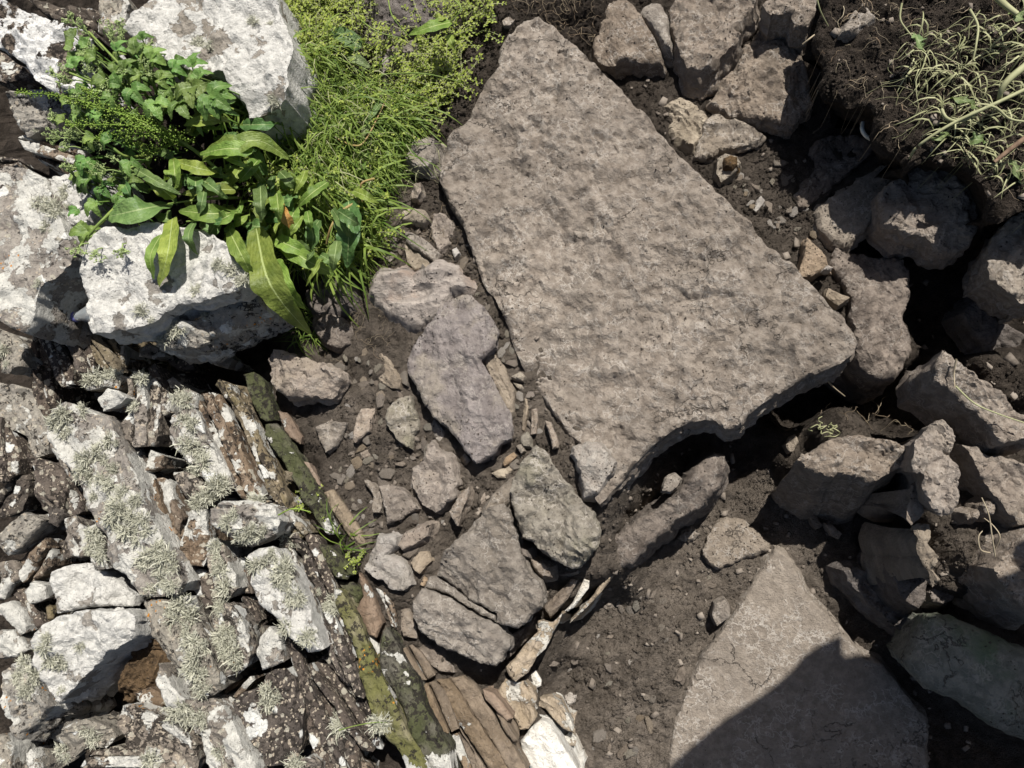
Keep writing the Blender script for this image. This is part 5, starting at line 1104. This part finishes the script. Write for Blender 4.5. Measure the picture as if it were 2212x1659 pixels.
W1 = inpoly('W', '625 -20 770 -20 760 60 770 110 720 150 650 170 630 100')
W2 = inpoly('W', '830 60 900 40 950 -10 1065 -10 1050 40 1000 90 960 130 940 190 900 230 860 200 800 170')
weeds(W1, 430, .05, .05); weeds(W2, 210, .07, .05); weeds(inpoly('W', '860 130 950 110 1000 160 960 200 880 220'), 130, .07, .04)
weeds(G2, 330, .06, .07, .009); weeds(G1, 260, .06, .07, .007); weeds(inpoly('W', '760 20 840 30 850 110 780 120'), 40, .08, .06, .009, .05)
weeds(inpoly('W', '620 1060 660 1050 670 1090 630 1100'), 12, .04, .03, .006); weeds(inpoly('W', '720 1190 760 1190 760 1215 725 1215'), 8, .03, .02, .006)
w_ = mb.build('weed_foliage', M['weed'], None); tag(w_, 'mass of small bright yellow-green weed leaves along the top', 'weeds', None, 'stuff')
w2 = mbs.build('weed_stems', M['straw'], None); tag(w2, 'thin pale tangled stems among the bright weeds', 'weeds', None, 'stuff')
# broad leaves among the weeds at the top
wd = empty('broadleaf_weed', P('B', 500, 200, .02)); tag(wd, 'broad bright leaves on trailing stems beside the slab tip', 'plant')
for a in (('B', ((795, 140, .1), (670, 170, .13), (525, 222, .1)), 110, 'dock'), ('B', ((230, 300, .08), (110, 220, .1), (-20, 175, .08)), 130, 'dockd'), ('B', ((120, 320, .06), (200, 370, .08), (290, 430, .06)), 95, 'limp'),
          ('B', ((0, 230, .07), (60, 280, .09), (110, 330, .07)), 90, 'limp'), ('B', ((780, 220, .08), (800, 270, .09), (830, 325, .06)), 60, 'dock'), ('B', ((690, 150, .1), (720, 110, .12), (770, 120, .1)), 80, 'dock'),
          ('B', ((370, 620, .05), (300, 720, .08), (230, 800, .06)), 60, 'dockd'), ('B', ((290, 760, .05), (250, 830, .07), (215, 900, .05)), 60, 'limp')):
    dock_leaf(a[0], a[1], a[2], a[3], wd)
for a in ((('B', ((820, 0, .1), (860, 60, .12), (790, 140, .1)), .002, 'stem', wd)), ('B', ((230, 130, .1), (330, 200, .12), (480, 240, .1)), .0018, 'stem', wd), ('B', ((400, 0, .1), (430, 110, .13), (540, 240, .09)), .0018, 'stem', wd), ('B', ((350, 470, .06), (620, 465, .09), (860, 520, .03)), .002, 'stem', wd)): stalk(*a)
# ---------------------------------------------------------------- crumbs, chips, roots
rg = np.random.default_rng(77)
def crumb_mesh(name, label, pts, dry, r):
    mb = MB(); blobs(mb, pts, r, rg.uniform(0, 1, len(pts)))
    o = mb.build(name, M['soil'], None, smooth=False); tag(o, label, 'soil', None, 'stuff')
    o.data.attributes.new('dry', 'FLOAT', 'POINT').data.foreach_set('value', np.repeat(np.clip(dry, 0, 1), 6).astype(np.float32))
def soil_area(x, y):      # the dug soil, not the wall or the plants
    return (x * .62 + y * .36 > -.52) & ~((x < -.55) & (y > .28))
def crumbs(name, label, n, r0, r1, pw, thr):
    x = rg.uniform(-1.2, .95, n * 4); y = rg.uniform(-.75, 1.4, n * 4)
    clump = fbm(x, y, 14, 91, 3) + rg.uniform(-.3, .3, len(x)); k = np.where(soil_area(x, y) & (clump > thr))[0][:n]; x, y = x[k], y[k]
    z, d = surf(x, y); r = r0 + (r1 - r0) * rg.uniform(0, 1, len(k)) ** pw
    crumb_mesh(name, label, np.stack([x, y, z + r * .1], 1), d + .25 * fbm(x, y, 12, 44, 3) + rg.uniform(-.12, .12, len(k)), r)
crumbs('soil_crumbs', 'fine loose soil crumbs all over the dug ground', 62000, .0010, .0042, 1.8, -.25)
crumbs('soil_clods', 'bigger loose clods of soil in patches on the dug ground', 5200, .0032, .0095, 3., .1)
# grit and soil left lying on the stones of the dig
P_ = []
for o, ol, tp, z in STONES:
    if o.parent is wall or 'lichen' in o.data.materials[0].name or 'white_rim' in o.data.materials[0].name: continue
    m = fbm(tp[:, 0], tp[:, 1], 10, 61, 3) + rg.uniform(-.25, .25, len(tp)); dd, _ = polydist(tp[:, :2], ol[::3])
    k = np.where((m > .22) | ((dd < .025) & (m > .02)))[0]; k = k[rg.uniform(0, 1, len(k)) < .28]; P_.append(tp[k] + rg.uniform(-.002, .002, (len(k), 3)) * [1, 1, .2])
P_ = np.concatenate(P_); crumb_mesh('soil_grit', 'scattered grit and soil left on the dug-out stones', P_, np.full(len(P_), .45) + rg.uniform(-.3, .3, len(P_)), .0007 + .0021 * rg.uniform(0, 1, len(P_)) ** 2.5)

# small flat flakes bedded in the soil
def flake_mesh(seed):
    g = np.random.default_rng(seed); n = g.integers(5, 8); a = np.sort(g.uniform(0, 6.283, n)); st = g.uniform(1.2, 2.4)
    a = np.linspace(0, 6.283, n, endpoint=False) + g.uniform(-.35, .35, n); r = g.uniform(.65, 1.15, n)
    p = np.stack([np.cos(a) * r * st ** .5, np.sin(a) * r / st ** .5], 1)
    V = [np.column_stack([p * .9, .26 + g.uniform(-.05, .05, n)]), np.column_stack([p, .16 + g.uniform(-.04, .04, n)]), np.column_stack([p * 1.04, np.full(n, -.3)]), np.array([[0, 0, .28]])]
    V = np.concatenate(V); F = []
    for k in range(n):
        q_ = (k + 1) % n; F += [(3 * n, k, q_), (k, n + k, n + q_), (k, n + q_, q_), (n + k, 2 * n + k, 2 * n + q_), (n + k, 2 * n + q_, n + q_)]
    return mesh_np('stone_flake', V, F, smooth=False)
FM = []
for k in range(24):
    m = flake_mesh(500 + k); m.materials.append(M[('brown', 'grey', 'pink', 'tan', 'olive', 'pale')[k % 6]]); FM.append(m)
def flakes(poly, n, s0, s1, label, group):
    c = scatter(poly, n * 3, rg); z = surf(c[:, 0], c[:, 1])[0]; done = 0
    for (x, y), zz in zip(c, z):
        t = top_at(x, y)
        if t is not None and t[1] > zz - .002: continue
        s_ = s0 + (s1 - s0) * rg.uniform() ** 2; o = link('stone_flake', FM[rg.integers(len(FM))], None, None, (x, y, zz + s_ * .02), rg.uniform(0, 6.28))
        o.rotation_euler[0] = rg.uniform(-.3, .3); o.rotation_euler[1] = rg.uniform(-.3, .3); o.scale = (s_, s_, s_); tag(o, label, 'stone flake', group); done += 1
        if done >= n: break
def inp(s, z): return place(pix('W', parse(s)), z)[:, :2]
flakes(inp('690 800 800 740 880 820 960 1000 1060 1020 1100 1000 1150 980 1000 1080 930 1180 860 1260 760 1180 700 1000', -.03), 90, .007, .021, 'small flat stone flake bedded in the soil between the wall and the broken slab', 'flakes in the soil beside the wall')
flakes(inp('830 460 960 450 1040 640 1090 700 1140 830 1200 920 1180 950 1120 900 1080 800 1020 640 860 600', -.03), 30, .006, .015, 'small flat stone flake in the soil along the left edge of the big slab', 'flakes along the slab')
flakes(inp('1540 350 1700 340 1780 480 1780 600 1700 520 1600 440', -.12), 34, .006, .016, 'small stone flake in the soil between the big slab and the bank', 'flakes right of the slab')
flakes(inp('1190 1420 1300 1300 1480 1200 1660 1160 1500 1400 1440 1659 1270 1659 1220 1500', -.355), 46, .006, .018, 'small stone flake on the dry trench floor', 'flakes on the trench floor')

BOXV = np.array([[sx, sy, sz] for sz in (-1, 1) for sy in (-1, 1) for sx in (-1, 1)], float)
BOXF = np.array([[0, 2, 3, 1], [4, 5, 7, 6], [0, 1, 5, 4], [2, 6, 7, 3], [0, 4, 6, 2], [1, 3, 7, 5]])
def chips(n):
    x = rg.uniform(-1.2, .95, n * 5); y = rg.uniform(-.75, 1.4, n * 5); z, d = surf(x, y)
    k = np.where(soil_area(x, y) & (d > .06))[0][:n]; mb = MB()
    for i in k:
        s = .0035 + .0075 * rg.uniform() ** 2.2; v = BOXV * [s * rg.uniform(.6, 1.5), s * rg.uniform(.5, 1), s * rg.uniform(.2, .5)] * rg.uniform(.55, 1.2, (8, 3))
        a, b, c = rg.uniform(-.5, .5), rg.uniform(-.5, .5), rg.uniform(0, 6.28)
        R = np.array(Matrix.Rotation(c, 3, 'Z') @ Matrix.Rotation(a, 3, 'X') @ Matrix.Rotation(b, 3, 'Y'))
        mb.add(v @ R.T + [x[i], y[i], z[i] + s * .25], BOXF, rg.uniform(0, 1) ** 1.5)
    o = mb.build('stone_fragments', M['chip'], None, smooth=False); tag(o, 'tiny angular stone fragments strewn over the dug soil', 'gravel', None, 'stuff')
chips(900)

def wander(p, L, n=9, wob=.5, lift=.0, a=None):
    a = rg.uniform(0, 6.28) if a is None else a; pts = [np.array(p, float)]; z = p[2]
    for k in range(n):
        a += rg.normal() * wob; q_ = pts[-1] + np.array([math.cos(a), math.sin(a), 0]) * L / n
        pts.append(q_)
    pts = np.array(pts); zz = surf(pts[:, 0], pts[:, 1])[0]
    pts[:, 2] = np.maximum(zz + .002, zz.max() * .5 + zz * .5) + lift * np.sin(np.linspace(0, 3.1, n + 1)) + rg.uniform(0, .004, n + 1)
    return curve(pts, n * 2)
def roots(name, label, poly, n, L, r, mat, wob=.5, lift=.01, tone=(0, 1)):
    c = scatter(poly, n, rg); mb = MB()
    for x, y in c: tube(mb, wander((x, y, gz1(x, y)), L * rg.uniform(.3, 1.4), 8, wob, lift * rg.uniform(0, 1.5)), r * rg.uniform(.35, 1.0) * (2.2 if rg.uniform() < .12 else 1), r * .3, 3, rg.uniform(*tone))
    o = mb.build(name, M[mat]); tag(o, label, 'roots', None, 'stuff')
BANK = inp('1760 40 1900 -20 2212 -20 2212 420 2140 420 2100 330 1970 320 1900 240 1800 190', .12)
BANKR = inp('1960 60 2212 40 2212 400 2130 380 2090 300 2000 290 1990 180', .14)
roots('dry_roots', 'tangled pale roots and limp stems on the dark bank', BANKR, 85, .11, .0013, 'straw', .34, .02)
mb = MB(); blades(BANKR, 170, .06, -1.5, 1.8, .003, .03); b_ = mb.build('wilted_grass', M['straw']); tag(b_, 'wilted pale grass blades strewn on the bank', 'grass', None, 'stuff')
roots('bank_rootlets', 'short pale rootlets sticking out of the bank soil', BANK, 190, .04, .0008, 'root', .4, .008)
roots('fine_rootlets', 'hair-thin rootlets in the soil left of the slab', inp('740 560 830 540 960 300 1020 500 1060 640 900 600 830 800 700 820 700 720', -.05), 150, .05, .0005, 'root', .7, .006, (0, .6))
roots('trench_rootlets', 'thin rootlets hanging and lying in the dark trench', inp('1650 860 1830 790 1960 820 1980 950 1800 930 1700 960', -.33), 26, .07, .0009, 'root', .5, .03)
roots('wall_rootlets', 'dry grass threads caught between the wall stones', inp('20 1130 280 1150 330 1260 250 1500 150 1480 60 1350', .02), 60, .06, .0007, 'root', .4, .05, (.6, 1))
roots('top_rootlets', 'dark rootlets in the soil above the slab tip', inp('1060 0 1290 -10 1290 80 1230 60 1100 30', -.02), 70, .05, .0008, 'root', .7, .01, (0, .5))

def strand(name, label, tile, pts, r, mat, cat, r1=None):
    mb = MB(); p = curve(L3(tile, *pts), 24); tube(mb, p, r, r * .6 if r1 is None else r1, 6, .8); o = mb.build(name, M[mat], None, tuple(p[0])); tag(o, label, cat); return o
zb = .14
strand('limp_weed', 'thick pale green stem curling down the bank at the upper right', 'C', ((2230, 410, zb + .07), (2120, 500, zb + .07), (2070, 570, zb + .06), (2055, 640, zb + .04)), .0075, 'straw', 'stem')
strand('limp_weed', 'long limp stem lying along the bank towards the tan boulder', 'C', ((2230, 560, zb + .05), (2020, 660, zb + .05), (1780, 770, zb + .03), (1600, 880, zb + .01), (1510, 960, .12), (1475, 1060, .06)), .004, 'straw', 'stem')
strand('limp_weed', 'looped yellow-green stem below the thick pale stem', 'C', ((1690, 690, zb + .03), (1730, 750, zb + .03), (1830, 760, zb + .03), (2000, 670, zb + .05), (2120, 750, zb + .04), (2230, 770, zb + .04)), .0035, 'straw', 'stem')
strand('twig', 'straight brown twig poking in from the right edge', 'C', ((2240, 860, zb + .05), (2130, 940, zb + .04), (2025, 1025, zb + .03)), .006, 'wood', 'twig')
strand('dry_straw', 'pale stem looping at the top of the bank', 'C', ((1440, 20, .2), (1430, 120, .19), (1480, 200, .18), (1590, 330, .17)), .0022, 'straw', 'stem')
strand('dry_straw', 'pale straw stem in the top right corner', 'C', ((2030, -30, .22), (2090, 30, .22), (2170, 90, .22)), .008, 'straw', 'stem')
strand('dry_straw', 'thin pale root hanging over the brown stone at the top', 'C', ((905, 0, .2), (930, 80, .18), (975, 165, .14)), .0018, 'straw', 'stem')
strand('dry_straw', 'thin root curving down beside the pale loops on the bank', 'C', ((1870, 60, .2), (1920, 160, .2), (1910, 280, .2), (1890, 380, .19)), .0028, 'straw', 'stem')
strand('straw', 'orange straw bit sticking out of the bank above the flat slab', 'C', ((815, 280, .1), (850, 250, .11), (888, 220, .11)), .0025, 'root', 'straw')
strand('long_grass', 'long pale grass stem lying across the long sunlit slab', 'F', ((1780, 860, .03), (1900, 970, .03), (2060, 1040, .03), (2240, 1100, .03)), .002, 'straw', 'stem')
strand('dry_root', 'brown root hanging from a pale knot on the long sunlit slab', 'F', ((1785, 690, .04), (1770, 780, .02), (1775, 870, .015)), .002, 'root', 'root')
strand('dry_root', 'forked dry stalk on the lit soil at the right', 'I', ((2030, 320, -.05), (2010, 200, -.02), (1990, 60, .0), (1945, -50, .01)), .0018, 'root', 'root')
strand('dry_root', 'looped dry stalk on the lit soil at the right', 'I', ((2010, 300, -.05), (1940, 280, -.04), (1925, 200, -.03), (1950, 160, -.03)), .0015, 'root', 'root')
strand('dry_root', 'second loop of dry stalk on the lit soil', 'I', ((2020, 290, -.05), (2060, 200, -.02), (2020, 130, -.02), (1960, 80, -.02)), .0015, 'root', 'root')
strand('twig', 'pink-brown twig in the dark hollow right of the slab corner', 'F', ((1545, 862, -.2), (1580, 845, -.19), (1610, 822, -.18)), .003, 'root', 'twig')
strand('twig', 'brown root bending in the hollow below the slab corner', 'F', ((960, 810, -.1), (1000, 860, -.15), (1080, 925, -.22)), .0025, 'root', 'root')
# nest of dry stems above the sunlit boulder in the trench
mb = MB()
for k in range(7):
    a0 = rg.uniform(0, 6.28); cx_, cy_ = 940 + rg.uniform(-40, 60), 1120 + rg.uniform(-30, 30); sp_ = rg.uniform(1.2, 3); p = [P('F', cx_ + 75 * math.cos(a0 + t) * rg.uniform(.3, 1.2), cy_ + 45 * math.sin(a0 + t) * rg.uniform(.3, 1.2), -.13 + rg.uniform(0, .02)) for t in np.linspace(0, sp_, 6)]
    tube(mb, curve(p, 20), .0014, .001, 4, rg.uniform(.6, 1))
o = mb.build('dry_straw_bundle', M['straw'], None, tuple(P('F', 950, 1130, -.15))); tag(o, 'curled bundle of dry pale stems above the sunlit trench boulder', 'stems')
# pale crescent
mb = MB(); p = curve(L3('C', (1193, 775, .02), (1190, 820, .025), (1210, 855, .02), (1247, 880, .01)), 20)
r_ = np.sin(np.linspace(.15, 3.0, 20)); V0 = mb.n; tube(mb, p, .0045, .0045, 8, .5)
o = mb.build('shell_fragment', M['bone'], None, tuple(p[0])); tag(o, 'bright white crescent of shell poking from the shaded bank', 'shell')
# tuft of reddish root fibres
mb = MB()
for k in range(28):
    b = np.array(P('C', 960 + rg.uniform(-20, 60), 500 + rg.uniform(-20, 40), .05)); tube(mb, wander(b, .03, 4, .4, 0) + [0, 0, .09 - gz1(b[0], b[1]) - .04], .0009, .0005, 3, .2)
o = mb.build('root_fibres', M['root'], None, tuple(P('C', 970, 510, .06))); tag(o, 'tuft of reddish root fibres at the edge of the bank', 'roots')
# limp leaves on the bank
for a, lb in ((((1760, 620, .16), (1840, 640, .18), (1930, 690, .16)), 'limp green leaf lying beside the looped stem on the bank'), (((1870, 900, .16), (1920, 880, .17), (1980, 900, .15)), 'small limp leaf beside the long limp stem'),
              (((1530, 220, .18), (1550, 270, .19), (1580, 330, .17)), 'narrow limp leaf high on the bank'), (((1650, 880, .13), (1690, 850, .15), (1740, 850, .13)), 'crumpled leaf on the long limp stem above the tan boulder'), (((2130, 80, .2), (2180, 110, .21), (2230, 130, .2)), 'dark limp leaf in the top right corner'), (((2140, 1020, .14), (2170, 1090, .15), (2200, 1170, .13)), 'bright limp grass leaf at the right edge beside the tan boulder')):
    mb = MB(); line = L3('C', *a); leaf_grid(mb, line, 75 * TS / 1000, .3, .3, .3, 'dock'); o = mb.build('limp_leaf', M['limp'], None, tuple(line[0])); tag(o, lb, 'leaf')
# bottle under the capstone
bt = empty('plastic_bottle', P('D', 500, 420, .03)); tag(bt, 'clear plastic bottle with a blue cap stuck under the white capstone', 'bottle')
A_ = P('D', 440, 425, .05); B_ = P('D', 640, 395, .05); dr = (B_ - A_).normalized()
def lathe(prof, name, mat, n=20):
    u = dr; s_ = u.cross(Vector((0, 0, 1))).normalized(); t_ = s_.cross(u); V = []; F = []
    for x, r in prof:
        for k in range(n):
            an = 6.28318 * k / n; V.append(A_ + u * x + s_ * r * math.cos(an) + t_ * r * math.sin(an))
    for i in range(len(prof) - 1):
        for k in range(n): F.append((i * n + k, i * n + (k + 1) % n, (i + 1) * n + (k + 1) % n, (i + 1) * n + k))
    V = np.array(V) - np.array(bt.location); return link(name, mesh_np(name, V, F, sharp=40), M[mat], bt)
lathe([(0, .001), (0, .011), (.002, .014), (.018, .0145), (.02, .0135), (.02, .001)], 'cap', 'cap'); lathe([(.02, .0125), (.027, .0135), (.032, .013), (.05, .020), (.075, .030), (.11, .032), (.2, .032), (.205, .001)], 'bottle_body', 'plastic')
# shaded weed stalk with yellow flowers on the wall
strand('yellow_sprig', 'small yellow-green sprig between the white stone and the wall edge', 'G', ((1760, 60, .12), (1850, 20, .14), (1960, 40, .13)), .0018, 'seed', 'sprig')
strand('thin_creeper', 'thin green stem linking two lichen tufts on the wall edge', 'H', ((90, 1420, .05), (200, 1390, .06), (330, 1370, .06), (440, 1375, .04)), .0012, 'stem', 'stem')
# ---------------------------------------------------------------- the person beside the dig, whose shadow falls on the floor slab
M['skin'] = plain('skin', (.42, .26, .19), (.48, .31, .23), 30, .5)
M['jacket'] = plain('blue_jacket', (.03, .045, .08), (.045, .065, .11), 50, .8, bmp=.002)
M['trousers'] = plain('khaki_trousers', (.16, .13, .09), (.2, .165, .12), 50, .85, bmp=.002)
M['boot'] = plain('brown_boot', (.06, .035, .02), (.09, .055, .03), 40, .6)
M['hat'] = plain('dark_cap', (.03, .03, .03), (.05, .05, .05), 60, .8)
M['phone'] = plain('black_phone', (.01, .01, .012), (.015, .015, .018), 30, .2, spec=.5)
gzr = gz1(1.16, .30)
def skinned(name, pts, edges, mat, parent=None, sub=2):
    me = bpy.data.meshes.new(name); me.from_pydata([p[0] for p in pts], edges, []); o = link(name, me, mat, parent)
    bpy.context.view_layer.objects.active = o
    md = o.modifiers.new('skin', 'SKIN'); md.use_smooth_shade = True
    sv = me.skin_vertices[0].data
    for i, p in enumerate(pts):
        r = p[1]; sv[i].radius = (r, r) if not isinstance(r, tuple) else r; sv[i].use_root = i == 0
    o.modifiers.new('sub', 'SUBSURF').levels = sub; o.modifiers['sub'].render_levels = sub
    return o
per = empty('person', (1.16, .30, gzr)); tag(per, 'person in dark jacket and cap leaning over the dig beyond the right edge', 'person')
def rel(v): k = min(1, max(0, (v[0] - .3) / .3)); return (v[0] + .034 * k - 1.16, v[1] - .079 * k - .30, v[2] - gzr)
hip = (1.08, .40, .90); hl = (1.07, .30, .86); hr = (1.09, .50, .86); kl = (1.06, .24, .47); kr = (1.12, .56, .48); al = (1.14, .22, gzr + .09); ar = (1.2, .56, gzr + .09); tl = (1.0, .20, gzr + .03); tr = (1.06, .55, gzr + .03)
wa = (1.02, .42, 1.05); ch = (.92, .45, 1.25); nk = (.82, .45, 1.42); hd0 = (.78, .44, 1.49); hd = (.735, .42, 1.56); ht = (.71, .41, 1.65)
sl_ = (.82, .27, 1.37); sr_ = (.86, .61, 1.37); ell = (.55, .14, 1.36); elr = (.58, .40, 1.25); wl = (.27, .06, 1.56); wr = (.27, .14, 1.52); pl_ = (.2, .05, 1.6); pr_ = (.2, .1, 1.57)
sk = [(rel(p), r) for p, r in ((wa, .12), (ch, .13), (nk, .055), (hd0, .06), (hd, .085), (ht, .07), (sl_, .06), (ell, .042), (wl, .027), (pl_, .032), (sr_, .06), (elr, .042), (wr, .027), (pr_, .032), (hip, .12), (hl, .085), (kl, .055), (al, .04), (hr, .085), (kr, .055), (ar, .04))]
skinned('body', sk, [(0, 1), (1, 2), (2, 3), (3, 4), (4, 5), (1, 6), (6, 7), (7, 8), (8, 9), (1, 10), (10, 11), (11, 12), (12, 13), (0, 14), (14, 15), (15, 16), (16, 17), (14, 18), (18, 19), (19, 20)], M['skin'], per)
jk = [(rel(p), r) for p, r in ((wa, (.155, .145)), (ch, .165), ((.85, .45, 1.37), .1), (sl_, .085), (ell, .062), ((.3, .07, 1.54), .042), (sr_, .085), (elr, .062), ((.3, .15, 1.51), .042), (hip, .15), ((.72, .38, 1.27), .12), ((.62, .30, 1.27), .09))]  # trailing points: front bulge added to close a gap in the cast shadow
skinned('jacket', jk, [(0, 1), (1, 2), (1, 3), (3, 4), (4, 5), (1, 6), (6, 7), (7, 8), (0, 9), (1, 10), (10, 11)], M['jacket'], per)
tr_ = [(rel(p), r) for p, r in ((hip, .14), (hl, .105), (kl, .075), ((al[0], al[1], al[2] + .05), .06), (hr, .105), (kr, .075), ((ar[0], ar[1], ar[2] + .05), .06))]
skinned('trousers', tr_, [(0, 1), (1, 2), (2, 3), (0, 4), (4, 5), (5, 6)], M['trousers'], per)
for a, t in ((al, tl), (ar, tr)):
    skinned('boot', [(rel((a[0], a[1], a[2] + .04)), .055), (rel((a[0] + .01, a[1], gzr + .05)), .052), (rel(t), .042)], [(0, 1), (1, 2)], M['boot'], per)
for base, dy in ((wl, 1), (wr, -1)):      # fingers closing on the phone
    for k in range(5):
        b = Vector((.2, base[1] - .02 + .016 * k, base[2] + .035)); e = Vector((.12 + .012 * abs(k - 2), .03 + .012 * k, 1.672)); m_ = (b + e) / 2 + Vector((0, 0, .012))
        skinned('finger', [(rel(b), .010), (rel(m_), .009), (rel(e), .007)], [(0, 1), (1, 2)], M['skin'], per, 1)
def cap_mesh():
    V = []; F = []; n = 24; c = Vector(hd); up = (Vector(ht) - Vector(hd0)).normalized(); f_ = Vector((-.75, -.1, -.55)); f_ = (f_ - up * f_.dot(up)).normalized(); s_ = up.cross(f_)
    rings = [(.02, .118), (.05, .112), (.085, .085), (.105, .045), (.112, .005)]
    for h_, r in rings:
        for k in range(n): an = 6.28318 * k / n; V.append(rel(c + up * h_ + (f_ * math.cos(an) + s_ * math.sin(an)) * r))
    for i in range(len(rings) - 1):
        for k in range(n): F.append((i * n + k, i * n + (k + 1) % n, (i + 1) * n + (k + 1) % n, (i + 1) * n + k))
    return V, F, c, up, f_, s_, n
V, F, c_, up_, f__, s__, n_ = cap_mesh(); hat = link('cap', mesh_np('cap', np.array(V), F), M['hat'], per)
Vb = []; m_ = 12
for rr in (.112, .19):
    for k in range(m_ + 1): an = -1.1 + 2.2 * k / m_; Vb.append(rel(c_ + up_ * (.022 - (rr - .112) * .15) + (f__ * math.cos(an) + s__ * math.sin(an)) * (rr if rr < .15 else .112 + .075 * math.cos(an * .9))))
Vb = Vb + [tuple(Vector(v) + up_ * .004) for v in Vb]; N_ = 2 * (m_ + 1); Fb = [(k, k + 1, m_ + 2 + k, m_ + 1 + k) for k in range(m_)] + [(N_ + k, N_ + m_ + 1 + k, N_ + m_ + 2 + k, N_ + k + 1) for k in range(m_)]
link('brim', mesh_np('brim', np.array(Vb), Fb), M['hat'], hat)
for sy in (-1, 1):
    e0 = Vector(hd) + s__ * .083 * sy
    skinned('ear', [(rel(e0 - up_ * .02), .012), (rel(e0 + up_ * .02 + s__ * .006 * sy), .014)], [(0, 1)], M['skin'], per, 1)
skinned('nose', [(rel(Vector(hd) + f__ * .08 + up_ * .01), .01), (rel(Vector(hd) + f__ * .105 - up_ * .02), .014)], [(0, 1)], M['skin'], per, 1)
ph = bmesh.new(); bmesh.ops.create_cube(ph, size=1); bmesh.ops.scale(ph, vec=(.15, .072, .008), verts=ph.verts); bmesh.ops.bevel(ph, geom=ph.edges[:], offset=.0035, segments=2, affect='EDGES')
pm = bpy.data.meshes.new('phone'); ph.to_mesh(pm); po = link('phone', pm, M['phone']); po.rotation_mode = 'QUATERNION'; po.rotation_quaternion = q
po.location = Vector((.06, -.02, CAMZ + .012)); tag(po, 'black phone held out flat above the dig', 'phone')
